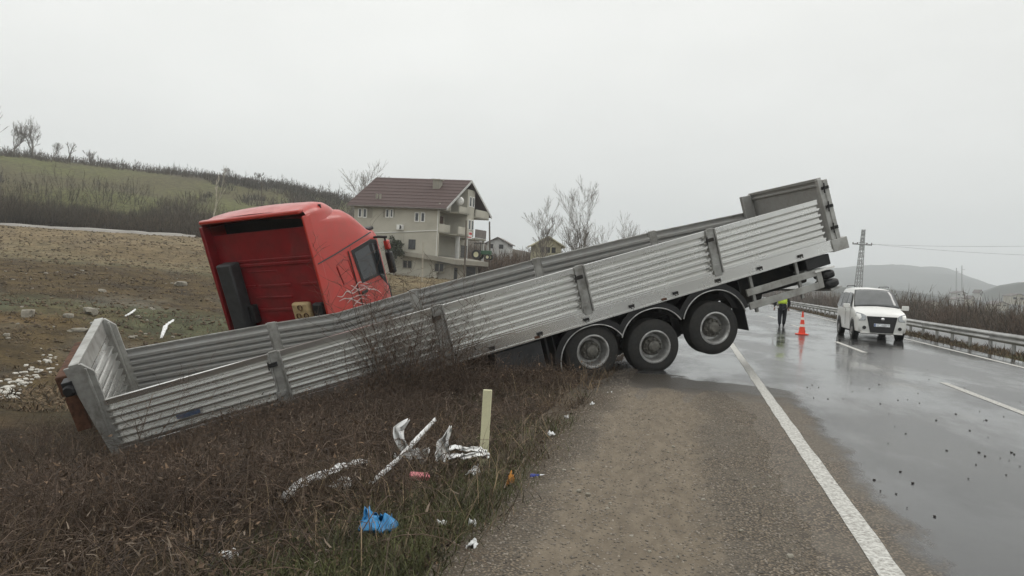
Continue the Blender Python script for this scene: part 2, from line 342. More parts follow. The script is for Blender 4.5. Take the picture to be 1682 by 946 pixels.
# ------------------------------------------------------------------ ground sheet
def build_ground():
    azs = np.concatenate([np.linspace(-math.pi, -rad(48), 60, endpoint=False), np.linspace(-rad(48), rad(48), 300), np.linspace(rad(48), math.pi, 60, endpoint=False)[1:]])
    rs = 0.5 * 1.033 ** np.arange(0, 268)
    A, Rr = np.meshgrid(azs, rs); X = Rr * np.sin(A); Y = Rr * np.cos(A); Z = H(X, Y)
    n, m = A.shape
    V = np.stack([X.ravel(), Y.ravel(), Z.ravel()], 1); V = np.vstack([V, [[0, 0, float(H(0., .01))]]])
    i, j = np.meshgrid(np.arange(n - 1), np.arange(m), indexing='ij'); j2 = (j + 1) % m
    Q = np.stack([i * m + j, i * m + j2, (i + 1) * m + j2, (i + 1) * m + j], -1).reshape(-1, 4)[:, ::-1]
    jj = np.arange(m); T = np.stack([np.full(m, n * m), jj, (jj + 1) % m], 1)[:, ::-1]
    # surface kinds: what grows or lies where
    L = X * cY - Y * sY; r = Rr; px = 841 + FPX * np.tan(np.clip(A, -1.3, 1.3))
    n1 = fbm(X / 7, Y / 7, 21, 4); n2 = fbm(X / 2.5, Y / 1.2, 31, 4); n3 = fbm(X / 22, Y / 9, 41, 4); n4 = fbm(X / 40, Y / 40, 51, 3)
    def c(*k): return np.array(k)[None, None, :] * np.ones(A.shape + (1,))
    def mix(a, b, w): return a * (1 - w[..., None]) + b * w[..., None]
    col = c(.045, .031, .020)
    col = mix(col, c(.038, .036, .018), smooth(.05, .35, n1) * .6)
    col = mix(col, mix(c(.085, .056, .022), c(.062, .056, .024), smooth(-.1, .25, n2)), smooth(-4.8, -6.5, L + n1) * (1 - smooth(9, 11, X * sY + Y * cY)) * .8)
    fld = c(.088, .062, .028)
    fld = mix(fld, c(.055, .042, .026), smooth(.0, .45, n2))
    fld = mix(fld, c(.082, .088, .048), smooth(.02, .3, n3) * .85); fld = mix(fld, c(.155, .092, .032), smooth(.0, .35, fbm(X / 5, Y / 4, 26, 3)) * .55 * (1 - smooth(34, 48, r)))
    fld = mix(fld, c(.13, .12, .095), smooth(.25, .5, n1) * .6)
    fld = mix(fld, c(.21, .160, .090), smooth(60, 92, r + n3 * 26) * (.75 + .25 * np.clip(n2 * 2, -1, 1)))
    w = smooth(-10, -14, L) * smooth(18, 26, r)
    col = mix(col, fld, w)
    far = c(.075, .06, .042)
    grs = mix(c(.105, .108, .038), c(.092, .080, .038), smooth(-.1, .35, n4)); grs = mix(grs, c(.09, .075, .042), smooth(.15, .4, n3) * .5)
    far = mix(far, grs, smooth(150, 166, r + n3 * 14) * (1 - smooth(232, 250, r + n4 * 24)) * smooth(620, 540, px + n4 * 120))
    far = mix(far, c(.085, .10, .04), smooth(236, 250, r) * smooth(470, 520, px) * (1 - smooth(575, 610, px)))
    far = mix(far, c(.052, .056, .048), smooth(380, 600, r))
    w = np.where(L < 0, smooth(108, 112, r) * smooth(-10, -16, L), np.maximum(smooth(22, 26, L), smooth(350, 500, r)))
    col = mix(col, far, w)
    rt = smooth(22.5, 25, L); col = mix(col, mix(c(.085, .066, .045), c(.11, .10, .05), smooth(0, .4, n1)), rt * (1 - smooth(60, 200, r)))
    md = smooth(8.9, 9.2, L) * (1 - smooth(12.0, 12.3, L)); col = mix(col, mix(c(.10, .085, .055), c(.085, .09, .04), smooth(-.1, .3, n2)), md * (1 - smooth(350, 500, r)))
    col = mix(col, c(.17, .14, .105), (1 - smooth(.1, .7, np.abs(L + .6))) * (r < 80))
    me_col = np.concatenate([col.reshape(-1, 3), [[.1, .08, .06]]])
    m = bpy.data.materials.new('soil_and_grass'); m.use_nodes = True; t = m.node_tree; nn = t.nodes; l = t.links; b = nn['Principled BSDF']; b.inputs['Roughness'].default_value = .95; b.inputs['Specular IOR Level'].default_value = .2
    at_ = nn.new('ShaderNodeAttribute'); at_.attribute_name = 'surface'
    co = nn.new('ShaderNodeTexCoord').outputs['Object']
    mul = at_.outputs['Color']
    for (sc, lo, hi) in ((.9, .62, 1.4), (9, .7, 1.3), (60, .75, 1.25)):
        z = nn.new('ShaderNodeTexNoise'); z.inputs['Scale'].default_value = sc; z.inputs['Detail'].default_value = 6; l.new(co, z.inputs['Vector'])
        r_ = nn.new('ShaderNodeMapRange'); r_.inputs[1].default_value = .3; r_.inputs[2].default_value = .7; r_.inputs[3].default_value = lo; r_.inputs[4].default_value = hi; l.new(z.outputs[0], r_.inputs[0])
        q = nn.new('ShaderNodeMix'); q.data_type = 'RGBA'; q.blend_type = 'MULTIPLY'; q.inputs[0].default_value = 1; l.new(mul, q.inputs[6]); l.new(r_.outputs[0], q.inputs[7]); mul = q.outputs[2]
    l.new(mul, b.inputs['Base Color'])
    z = nn.new('ShaderNodeTexNoise'); z.inputs['Scale'].default_value = 3; z.inputs['Detail'].default_value = 10; z.inputs['Roughness'].default_value = .7; l.new(co, z.inputs['Vector'])
    bp = nn.new('ShaderNodeBump'); bp.inputs['Strength'].default_value = .8; bp.inputs['Distance'].default_value = .25; l.new(z.outputs[0], bp.inputs['Height']); l.new(bp.outputs[0], b.inputs['Normal'])
    o = np_mesh('ground', V, [Q, T], m, None, 60)
    ca = o.data.color_attributes.new('surface', 'FLOAT_COLOR', 'POINT')
    ca.data.foreach_set('color', np.concatenate([me_col, np.ones((len(me_col), 1))], 1).astype(np.float32).ravel())
    tag(o, kind='structure')
build_ground()

def road_sheet(name, Ls, ss, zf, m, edge=None):
    S, LL = np.meshgrid(ss, Ls, indexing='ij'); Z = zf(LL, S)
    if edge is not None: LL = edge(LL, S)
    V = np.stack([LL.ravel(), S.ravel(), Z.ravel()], 1); n, k = S.shape
    i, j = np.meshgrid(np.arange(n - 1), np.arange(k - 1), indexing='ij')
    Q = np.stack([i * k + j, i * k + j + 1, (i + 1) * k + j + 1, (i + 1) * k + j], -1).reshape(-1, 4)
    o = np_mesh(name, V, [Q], m, None, 60); o.rotation_euler.z = -YAW; return tag(o, kind='structure')

def asphalt_material():
    m = bpy.data.materials.new('wet_asphalt'); m.use_nodes = True; t = m.node_tree; n = t.nodes; l = t.links; b = n['Principled BSDF']
    co = n.new('ShaderNodeTexCoord').outputs['Object']; sp = n.new('ShaderNodeSeparateXYZ'); l.new(co, sp.inputs[0])
    def noise(sc, det=5, mapscale=None, rgh=.55):
        z = n.new('ShaderNodeTexNoise'); z.inputs['Scale'].default_value = sc; z.inputs['Detail'].default_value = det; z.inputs['Roughness'].default_value = rgh
        if mapscale:
            q = n.new('ShaderNodeMapping'); q.inputs['Scale'].default_value = mapscale; l.new(co, q.inputs[0]); l.new(q.outputs[0], z.inputs['Vector'])
        else: l.new(co, z.inputs['Vector'])
        return z.outputs[0]
    def rng_(x, a, b_, c=0., d=1.):
        q = n.new('ShaderNodeMapRange'); q.inputs[1].default_value = a; q.inputs[2].default_value = b_; q.inputs[3].default_value = c; q.inputs[4].default_value = d; q.interpolation_type = 'SMOOTHSTEP'; l.new(x, q.inputs[0]); return q.outputs[0]
    def math_(op, x, y):
        q = n.new('ShaderNodeMath'); q.operation = op
        for k, w in ((0, x), (1, y)):
            if hasattr(w, 'links'): l.new(w, q.inputs[k])
            else: q.inputs[k].default_value = w
        return q.outputs[0]
    def mixc(f, a, b_):
        q = n.new('ShaderNodeMix'); q.data_type = 'RGBA'; l.new(f, q.inputs[0])
        for k, w in ((6, a), (7, b_)):
            if hasattr(w, 'links'): l.new(w, q.inputs[k])
            else: q.inputs[k].default_value = (*w, 1)
        return q.outputs[2]
    def mixf(f, a, b_):
        q = n.new('ShaderNodeMix'); l.new(f, q.inputs[0])
        for k, w in ((2, a), (3, b_)):
            if hasattr(w, 'links'): l.new(w, q.inputs[k])
            else: q.inputs[k].default_value = w
        return q.outputs[0]
    # where the rain water stands: everything right of a ragged line just inside the edge marking
    sy = math_('ADD', sp.outputs['Y'], math_('MULTIPLY', math_('SUBTRACT', noise(1.6, 6), .5), 2.2)); sedge = rng_(sy, 13.6, 15.2, 0, 3.0)
    LL = math_('ADD', sp.outputs['X'], sedge)
    LL = math_('ADD', LL, math_('MULTIPLY', math_('SUBTRACT', noise(1.1, 6, (1, .5, 1)), .5), .7))
    wet = rng_(math_('ADD', LL, math_('MULTIPLY', math_('SUBTRACT', noise(6, 6, (1, .5, 1)), .5), .35)), 1.42, 1.74)
    stone = n.new('ShaderNodeTexVoronoi'); stone.inputs['Scale'].default_value = 75; l.new(co, stone.inputs['Vector'])
    fine = noise(160, 4)
    st2 = n.new('ShaderNodeTexVoronoi'); st2.inputs['Scale'].default_value = 50; l.new(co, st2.inputs['Vector']); vc = n.new('ShaderNodeSeparateXYZ'); l.new(st2.outputs['Color'], vc.inputs[0])
    dry = mixc(vc.outputs[0], (.118, .094, .068), (.30, .245, .180)); dry = mixc(rng_(st2.outputs['Distance'], .25, .65), dry, (.070, .060, .049)); dry = mixc(rng_(noise(1.6, 6), .4, .64, 0, .55), dry, (.135, .118, .095))
    damp = rng_(sy, 11.9, 13.3); dry = mixc(damp, dry, (.046, .039, .031))
    dark = mixc(rng_(noise(.55, 6, (1, .45, 1)), .35, .7), (.034, .034, .035), (.062, .060, .058)); dark = mixc(rng_(fine, .3, .7, 0, .45), dark, (.018, .018, .018))
    mudw = mixc(rng_(noise(.33, 7, (1, .6, 1), .65), .56, .72, 0, .6), dark, (.12, .105, .08))
    l.new(mixc(wet, dry, mudw), b.inputs['Base Color'])
    pud = rng_(noise(.42, 7, (1, .38, 1), .6), .40, .60)
    rw = mixf(pud, .26, .085)
    l.new(mixf(wet, mixf(damp, .8, .34), rw), b.inputs['Roughness'])
    b.inputs['IOR'].default_value = 1.45
    hgt = mixf(wet, math_('ADD', math_('MULTIPLY', stone.outputs[0], -.8), fine), math_('ADD', math_('MULTIPLY', mixf(pud, fine, .5), .10), math_('MULTIPLY', noise(7, 3, (1, .6, 1)), .10)))
    bp = n.new('ShaderNodeBump'); bp.inputs['Strength'].default_value = .55; bp.inputs['Distance'].default_value = .012; l.new(hgt, bp.inputs['Height']); l.new(bp.outputs[0], b.inputs['Normal'])
    return m
ASPH = asphalt_material()
s_near = np.concatenate([np.arange(-14, 2, 1.), np.arange(2, 30, .25), np.arange(30, 90, 2.), np.arange(90, 461, 10.)])
road = road_sheet('road', np.concatenate([[-1.15, -.95, -.6, -.2, .2, .45, 1.0], np.linspace(1.5, 9.0, 12)]), s_near, lambda L, S: np.where(L < -1, -.05, .004) + np.where(L < .6, (1 - smooth(10.5, 12.0, S)) * -.05, 0), ASPH)
road.name = 'road'

def shoulder_material():
    m = bpy.data.materials.new('gravel_shoulder'); m.use_nodes = True; t = m.node_tree; n = t.nodes; l = t.links; b = n['Principled BSDF']; b.inputs['Roughness'].default_value = .9; b.inputs['Specular IOR Level'].default_value = .25
    co = n.new('ShaderNodeTexCoord').outputs['Object']; sp = n.new('ShaderNodeSeparateXYZ'); l.new(co, sp.inputs[0])
    def noise(sc, det=6, ms=None, rgh=.6):
        z = n.new('ShaderNodeTexNoise'); z.inputs['Scale'].default_value = sc; z.inputs['Detail'].default_value = det; z.inputs['Roughness'].default_value = rgh
        if ms:
            q = n.new('ShaderNodeMapping'); q.inputs['Scale'].default_value = ms; l.new(co, q.inputs[0]); l.new(q.outputs[0], z.inputs['Vector'])
        else: l.new(co, z.inputs['Vector'])
        return z.outputs[0]
    def R_(x, a, b_, c=0., d=1.):
        q = n.new('ShaderNodeMapRange'); q.interpolation_type = 'SMOOTHSTEP'; q.inputs[1].default_value = a; q.inputs[2].default_value = b_; q.inputs[3].default_value = c; q.inputs[4].default_value = d; l.new(x, q.inputs[0]); return q.outputs[0]
    def mixc(f, a, b_):
        q = n.new('ShaderNodeMix'); q.data_type = 'RGBA'; l.new(f, q.inputs[0])
        for k, w in ((6, a), (7, b_)):
            if hasattr(w, 'links'): l.new(w, q.inputs[k])
            else: q.inputs[k].default_value = (*w, 1)
        return q.outputs[2]
    def M_(op, x, y):
        q = n.new('ShaderNodeMath'); q.operation = op
        for k, w in ((0, x), (1, y)):
            if hasattr(w, 'links'): l.new(w, q.inputs[k])
            else: q.inputs[k].default_value = w
        return q.outputs[0]
    vor = n.new('ShaderNodeTexVoronoi'); vor.inputs['Scale'].default_value = 50; l.new(co, vor.inputs['Vector'])
    vc = n.new('ShaderNodeSeparateXYZ'); l.new(vor.outputs['Color'], vc.inputs[0])
    grav = mixc(vc.outputs[0], (.118, .094, .068), (.30, .245, .180)); grav = mixc(R_(vor.outputs['Distance'], .25, .65), grav, (.070, .060, .049))
    grav = mixc(R_(noise(1.6), .4, .64, 0, .55), grav, (.135, .118, .095))
    dirt = mixc(R_(noise(6, 8, (1.6, .5, 1)), .35, .65), (.148, .121, .088), (.210, .174, .128)); dirt = mixc(R_(noise(120, 3), .3, .7, 0, .5), dirt, (.12, .098, .074))
    wob = M_('ADD', M_('MULTIPLY', M_('SUBTRACT', noise(.7, 6, (1, .6, 1)), .5), .9), M_('MULTIPLY', M_('SUBTRACT', noise(5, 6, (1, .5, 1)), .5), .5)); Lw = M_('ADD', sp.outputs['X'], wob)
    band = lambda c_, w_: R_(M_('ABSOLUTE', M_('SUBTRACT', Lw, c_), 0), w_ * 1.8, w_ * .4)
    track = M_('MINIMUM', M_('ADD', M_('ADD', band(-.66, .20), band(-.06, .20)), M_('MULTIPLY', band(-.36, .42), M_('MULTIPLY', noise(3.2, 6, (1, .4, 1)), .95))), 1.0)
    c1 = mixc(track, grav, dirt); c1 = mixc(R_(Lw, -.85, -1.35, 0, .7), c1, (.075, .056, .037))
    wetb = R_(M_('ADD', sp.outputs['Y'], M_('MULTIPLY', wob, 2.2)), 11.6, 13.6)      # damp, dark mud under the wheels
    c1 = mixc(wetb, c1, (.040, .033, .026)); l.new(c1, b.inputs['Base Color'])
    q = n.new('ShaderNodeMix'); l.new(wetb, q.inputs[0]); q.inputs[2].default_value = .9; q.inputs[3].default_value = .32; l.new(q.outputs[0], b.inputs['Roughness'])
    g = n.new('ShaderNodeMix'); l.new(track, g.inputs[0]); l.new(M_('MULTIPLY', vor.outputs['Distance'], -1.0), g.inputs[2]); l.new(M_('MULTIPLY', noise(40, 8), .8), g.inputs[3])
    bp = n.new('ShaderNodeBump'); bp.inputs['Strength'].default_value = .8; bp.inputs['Distance'].default_value = .02; l.new(g.outputs[0], bp.inputs['Height']); l.new(bp.outputs[0], b.inputs['Normal'])
    return m
def sh_z(L, S):
    z = .012 + .012 * fbm(L * 2.2, S * 1.4, 2, 4) + .006 * fbm(L * 9, S * 9, 6, 2) - smooth(.55, .95, L + .35 * fbm(L * 2, S * 1.3, 12, 3)) * .026 - smooth(12.3, 13.8, S + .8 * fbm(L * 1.5, S, 14, 3)) * smooth(-1.0, -.75, L) * .05
    rut = np.exp(-((L + .62 - .05 * np.sin(S)) / .11) ** 2) + np.exp(-((L - .02 - .05 * np.sin(S + 1)) / .11) ** 2)
    z = z - rut * .016 + (np.exp(-((L + .3) / .12) ** 2)) * .012
    return z - smooth(-1.0, -1.6, L) * .09
road_sheet('shoulder', np.linspace(-1.75, .95, 70), np.concatenate([np.arange(-6, 2, .5), np.arange(2, 26, .05), np.arange(26, 90, 1.)]), sh_z, shoulder_material())
BACK = road_sheet('opposite_carriageway', np.linspace(12.15, 20.6, 5), np.concatenate([np.arange(-10, 60, 5.), np.arange(60, 461, 20.)]), lambda L, S: -1.0 + 0 * L, mat('damp_asphalt', (.055, .055, .055), .28, 0, .3, 1.2, .2, 90))

def marking(name, L0, L1, s0, s1, parent, z, ds=.5, thick=.004):
    k = max(2, int((s1 - s0) / ds)); ss = np.linspace(s0, s1, k); jl = .012 * fbm(ss * 3, ss * 0, 7, 3); jr = .012 * fbm(ss * 3, ss * 0, 17, 3)
    b = MB(); b.grid([[(L0 + a, s, z), (L1 + c, s, z)] for a, c, s in zip(jl, jr, ss)]); return b.build(name, M['mark'], parent)
marking('edge_line', 1.155, 1.315, -6, 40, road, .0085, .25); marking('edge_line', 1.155, 1.315, 40, 300, road, .0085, 10)
marking('edge_line', 8.13, 8.28, -6, 60, road, .0085, .5); marking('edge_line', 8.13, 8.28, 60, 400, road, .0085, 10)
for k in range(-1, 14):
    c = 14.6 + 12 * k - (.3 if k else 0); marking('lane_dash', 4.80, 4.95, c - 2.3, c + 2.3, road, .0085, .4)
for L0 in (12.45, 20.2): marking('edge_line', L0, L0 + .16, -6, 300, BACK, -.994, 6)

# pale lane at the foot of the hill
rows = []
for p in np.linspace(-420, 318, 60):
    a = math.atan2(p - 841, FPX); row = []
    for r, dz in ((109.0, -.3), (110.0, .25), (112.2, .34), (113.2, -.3)):
        x, y = r * math.sin(a), r * math.cos(a); row.append((x, y, float(H(x, y)) + dz))
    rows.append(row)
b = MB(); b.grid(rows); tag(b.build('lane', mat('pale_lane', (.27, .255, .23), .8, 0, .15, .3)), kind='structure')

# ------------------------------------------------------------------ strips of vegetation (uncountable: kind = stuff)
def blades(P, h, w, lean, az, curl):
    """five-point curved blade: base pair, mid pair, tip"""
    n = len(P); dirx = np.stack([np.sin(az), np.cos(az), 0 * az], 1); side = np.stack([np.cos(az), -np.sin(az), 0 * az], 1)
    up = np.array([[0, 0, 1.]]); ph = rng.uniform(0, 2 * math.pi, n); sd = side * np.cos(ph)[:, None] + dirx * np.sin(ph)[:, None]
    m = P + (up * np.cos(lean)[:, None] + dirx * np.sin(lean)[:, None]) * (h * .55)[:, None]
    l2 = lean + curl; t = m + (up * np.cos(l2)[:, None] + dirx * np.sin(l2)[:, None]) * (h * .5)[:, None]
    W = (sd * w[:, None]) * .5
    V = np.stack([P - W, P + W, m + W * .7, m - W * .7, t], 1).reshape(-1, 3); k = np.arange(n) * 5
    return V, np.stack([k, k + 1, k + 2, k + 3], 1), np.stack([k + 3, k + 2, k + 4], 1)
def stuff(name, parts, m):
    Vs, Qs, Ts, o = [], [], [], 0
    for V, Q, T in parts: Vs.append(V); Qs.append(Q + o); Ts.append(T + o); o += len(V)
    return tag(np_mesh(name, np.concatenate(Vs), [np.concatenate(Qs), np.concatenate(Ts)], m), kind='stuff')
def scatter(n, L0, L1, s0, s1, dens, near=0.0):
    L = rng.uniform(L0, L1, n); s = s0 + (s1 - s0) * rng.uniform(0, 1, n) ** (1 + near)
    X = L * cY + s * sY; Y = -L * sY + s * cY; P = np.stack([X, Y, H(X, Y)], 1)
    px, py, d = pix(P); k = (px > -160) & (px < 1840) & (py < 1120) & (d > .8) & (rng.uniform(0, 1, n) < dens(L, s, X, Y))
    return P[k], L[k], s[k]
veg = lambda L, s, X, Y: smooth(-.95, -1.7, L + .35 * fbm(X * 1.1, Y * 1.1, 61, 3)) * smooth(-15, -10, L)
U = lambda a, b, n: rng.uniform(a, b, n)
P, L, s = scatter(230000, -15, -.8, 1.5, 24, lambda L, s, X, Y: veg(L, s, X, Y) * (.16 + .84 * smooth(-.22, .22, fbm(X / 1.1, Y / 1.1, 131, 4))) * (1 - .75 * smooth(-5.0, -6.8, L + .8 * fbm(X / 2, Y / 2, 133, 2)) * smooth(9.5, 7.5, s)), .55); n = len(P); k = (.55 + .6 * smooth(-1.5, -4, L)) * (.55 + 1.5 * np.clip(fbm(P[:, 0] * 1.6, P[:, 1] * 1.6, 101, 3) + .35, 0, 1))
stuff('dead_grass', [blades(P, U(.08, .34, n) * k, U(.004, .010, n), U(.3, 1.35, n), U(0, 6.28, n), U(-.2, 1.0, n))], M['dead'])
P, L, s = scatter(26000, -14, -1.1, 1.5, 20, lambda L, s, X, Y: veg(L, s, X, Y) * smooth(.0, .35, fbm(X / 1.6, Y / 1.6, 71, 3) + .12), .5); n = len(P)
stuff('pale_straw', [blades(P, U(.12, .48, n), U(.004, .009, n), U(.2, 1.3, n), U(0, 6.28, n), U(0, 1.0, n))], M['straw'])
gr = lambda L, s, X, Y: veg(L, s, X, Y) * np.maximum(np.exp(-((L + 1.65) / .6) ** 2 - ((s - 4.6) / 2.3) ** 2) * 1.4, smooth(.15, .4, fbm(X / 1.3, Y / 1.3, 81, 3)) * .28)
P, L, s = scatter(230000, -9, -.95, 1.5, 16, gr, .6); n = len(P)
stuff('green_grass', [blades(P, U(.05, .20, n), U(.004, .010, n), U(.1, 1.1, n), U(0, 6.28, n), U(0, .9, n))], M['green'])
P, L, s = scatter(52000, -13, -.8, 1.5, 16, lambda L, s, X, Y: veg(L, s, X, Y) * .8 + .02, .6); n = len(P)
P[:, 2] += U(.0, .16, n) * smooth(-1.4, -3, L)
stuff('leaf_litter', [blades(P, U(.012, .062, n), U(.012, .045, n), U(.7, 1.9, n), U(0, 6.28, n), U(-.4, .6, n))], M['leaf'])
# arching bramble canes: each cane a bent three-sided rod
def canes(P, ln, h, r0, seg=7):
    n = len(P); az = U(0, 6.28, n); V = np.zeros((n, seg + 1, 3, 3)); d = np.stack([np.sin(az), np.cos(az), 0 * az], 1); sd = np.stack([np.cos(az), -np.sin(az), 0 * az], 1)
    wob = U(-.35, .35, n)
    for i in range(seg + 1):
        t = i / seg; c = P + d * (ln * t)[:, None] + sd * (wob * ln * math.sin(t * 4) * .4)[:, None]; c[:, 2] += h * (4 * t * (1 - t) * .75 + .25 * t)
        for k in range(3):
            a = 2.094 * k; V[:, i, k] = c + (sd * math.cos(a) + np.array([0, 0, 1.]) * math.sin(a)) * (r0 * (1 - .7 * t))[:, None]
    V = V.reshape(-1, 3); b = (np.arange(n) * (seg + 1) * 3)[:, None]; Q = []
    for i in range(seg):
        for k in range(3): Q.append(np.stack([b[:, 0] + i * 3 + k, b[:, 0] + i * 3 + (k + 1) % 3, b[:, 0] + i * 3 + 3 + (k + 1) % 3, b[:, 0] + i * 3 + 3 + k], 1))
    return V, np.concatenate(Q), np.zeros((0, 3), int)
P, L, s = scatter(30000, -13, -1.7, 2.5, 20, lambda L, s, X, Y: veg(L, s, X, Y) * smooth(-1.6, -3.2, L) * (.25 + smooth(-.1, .35, fbm(X / 2, Y / 2, 91, 3))), .35); n = len(P)
stuff('bramble_canes', [canes(P, U(.25, 1.15, n), U(.05, .42, n) * (.6 + 1.5 * np.clip(fbm(P[:, 0] / 1.7, P[:, 1] / 1.7, 91, 3) + .15, 0, 1)), U(.002, .0055, n))], M['bramble'])
MC = []                                        # bramble mounds heaped against the trailer side and along the bank
for px_, dy, hh in [(q, rng.uniform(.3, 1.6), rng.uniform(.45, .95) * (.42 if q < 400 else .75 if q < 560 else 1 if q < 770 else .4)) for q in np.linspace(190, 900, 30)] + [(60, 6.2, .8), (150, 7.0, .5), (30, 8.5, .9), (330, 7.6, .55), (420, 6.6, .5), (250, 6.0, .6), (60, 9.5, .6), (560, 8.6, .5)]:
    yy = 12.41 + 3.54 * (px_ - 168) / 1190 - dy if dy < 3 else dy; g = on(px_, yy)
    if g[0] * cY - g[1] * sY < -1.9: MC.append((*g, hh))
MC = np.array(MC); kk = rng.integers(0, len(MC), 9000); P2 = MC[kk, :3] + rng.normal(0, .30, (9000, 3)) * [1.25, .8, 0]; P2[:, 2] = H(P2[:, 0], P2[:, 1]) - .02
stuff('bramble_mounds', [canes(P2, U(.3, 1.1, 9000), MC[kk, 3] * U(.2, .9, 9000), U(.002, .0055, 9000))], M['bramble'])
kk = rng.integers(0, len(MC), 30000); P3 = MC[kk, :3] + rng.normal(0, .38, (30000, 3)) * [1.25, .85, 0]; P3[:, 2] = H(P3[:, 0], P3[:, 1]) + MC[kk, 3] * U(.05, .95, 30000)
stuff('mound_twigs', [blades(P3, U(.04, .26, 30000), U(.003, .007, 30000), U(.0, 2.2, 30000), U(0, 6.28, 30000), U(-.8, .8, 30000))], M['bramble'])
P3 = P3[rng.integers(0, 30000, 9000)] + rng.normal(0, .05, (9000, 3)); stuff('mound_leaves', [blades(P3, U(.02, .06, 9000), U(.015, .035, 9000), U(.4, 2.2, 9000), U(0, 6.28, 9000), U(-.4, .6, 9000))], M['leaf'])
Pt = P[rng.integers(0, n, 16000)] + rng.normal(0, .22, (16000, 3)) * [1, 1, .1]; Pt[:, 2] = H(Pt[:, 0], Pt[:, 1]) + U(0, .3, 16000)
stuff('bramble_twigs', [blades(Pt, U(.06, .3, 16000), U(.003, .006, 16000), U(.1, 1.8, 16000), U(0, 6.28, 16000), U(-.6, .6, 16000))], M['bramble'])
P, L, s = scatter(14000, -13, -1.3, 1.8, 18, lambda L, s, X, Y: veg(L, s, X, Y) * (.12 + smooth(.05, .4, fbm(X / 1.2, Y / 1.2, 191, 3))), .5); n = len(P)
stuff('dry_stems', [blades(P, U(.2, .75, n), U(.003, .007, n), U(.05, .9, n), U(0, 6.28, n), U(-.1, .8, n))], M['stem'])
kk = rng.integers(0, n, 9000); Pt = P[kk] + rng.normal(0, .1, (9000, 3)) * [1, 1, 0]; Pt[:, 2] += U(.05, .4, 9000)
stuff('dry_seed_heads', [blades(Pt, U(.02, .08, 9000), U(.006, .018, 9000), U(.2, 2.0, 9000), U(0, 6.28, 9000), U(-.4, .6, 9000))], M['stem'])
# loose stones on the shoulder and soil lumps on the field: low octahedra joined into one mesh each
def lumps(P, r, squash=.6):
    n = len(P); o = np.array([[1, 0, 0], [0, 1, 0], [-1, 0, 0], [0, -1, 0], [0, 0, 1], [0, 0, -1.]]); a = U(0, 6.28, n)
    J = o[None] * U(.6, 1.25, (n, 6))[:, :, None] if False else o[None] * rng.uniform(.6, 1.25, (n, 6, 1))
    J = J + rng.normal(0, .12, (n, 6, 3)); x = J[..., 0] * np.cos(a)[:, None] - J[..., 1] * np.sin(a)[:, None]; y = J[..., 0] * np.sin(a)[:, None] + J[..., 1] * np.cos(a)[:, None]
    V = np.stack([x, y, J[..., 2] * squash], -1) * r[:, None, None] + P[:, None, :]; V = V.reshape(-1, 3); b = np.arange(n) * 6
    T = [np.stack([b + i, b + (i + 1) % 4, b + 4], 1) for i in range(4)] + [np.stack([b + (i + 1) % 4, b + i, b + 5], 1) for i in range(4)]
    return V, np.zeros((0, 4), int), np.concatenate(T)
P, L, s = scatter(42000, -1.5, 1.12, 2.2, 17, lambda L, s, X, Y: (.25 + .75 * smooth(-.1, .3, np.abs(L + .3))) * .8, .9); P[:, 2] = sh_z(L, s) + .001; n = len(P)
stuff('loose_gravel', [lumps(P, U(.003, .013, n) * (1 + .6 * (U(0, 1, n) > .97)))], M['gravel'])
n = 15000; px_ = U(-100, 900, n); yy = 20 + 85 * U(0, 1, n) ** 1.6; X = (px_ - 841) / FPX * yy; Lq = X * cY - yy * sY; k = Lq < -12; P = np.stack([X, yy, H(X, yy)], 1)[k]; n = len(P)
stuff('soil_lumps', [lumps(P, U(.03, .13, n) * (.6 + P[:, 1] / 90))], M['soil'])
n = 34000; px_ = U(-100, 900, n); yy = 19 + 70 * U(0, 1, n) ** 1.5; X = (px_ - 841) / FPX * yy; Lq = X * cY - yy * sY; k = (Lq < -11) & (fbm(X / 4, yy / 2.5, 15, 3) > .0); P = np.stack([X, yy, H(X, yy)], 1)[k]; n = len(P)
stuff('field_stubble', [blades(P, U(.06, .3, n), U(.015, .05, n), U(.3, 1.4, n), U(0, 6.28, n), U(0, .9, n))], M['dead'])
P, L, s = scatter(60000, 8.95, 11.9, 12, 120, lambda L, s, X, Y: .4 + fbm(X, Y, 3, 3), .8); n = len(P)
stuff('median_grass', [blades(P, U(.06, .3, n), U(.01, .03, n), U(.1, 1.2, n), U(0, 6.28, n), U(0, .9, n))], M['dead'])

# winter scrub beyond the carriageways, at the foot of the hill and along its crest: bundles of upright sticks
def scrub(name, cs, m, hh, per, rad_, wid, twig=6):
    parts = []
    cs = np.asarray(cs); n = len(cs) * per; base = np.repeat(cs, per, 0); sc = np.repeat(rng.uniform(.6, 1.15, len(cs)) * (.72 + .9 * np.clip(fbm(cs[:, 0] / 9, cs[:, 1] / 9, 77, 3) + .3, 0, .8)), per)
    off = rng.normal(0, rad_, (n, 2)) * sc[:, None]; P = base.copy(); P[:, :2] += off * .5; P[:, 2] -= .1; az = np.arctan2(off[:, 0], off[:, 1]); le = np.hypot(off[:, 0], off[:, 1]) / rad_ * .28 + rng.normal(0, .28, n)
    h = hh * sc * rng.uniform(.3, 1.0, n); parts.append(blades(P, h, U(.7, 1.3, n) * wid, le, az, U(-.1, .25, n)))
    dv = np.stack([np.sin(az) * np.sin(le), np.cos(az) * np.sin(le), np.cos(le)], 1)
    for q in range(twig):
        t = U(.25, .95, n); parts.append(blades(P + dv * (h * t)[:, None], h * U(.15, .42, n), U(.4, .9, n) * wid, le + U(-.8, 1.2, n), az + U(-1.4, 1.4, n), U(-.4, .4, n)))
    return stuff(name, parts, m)
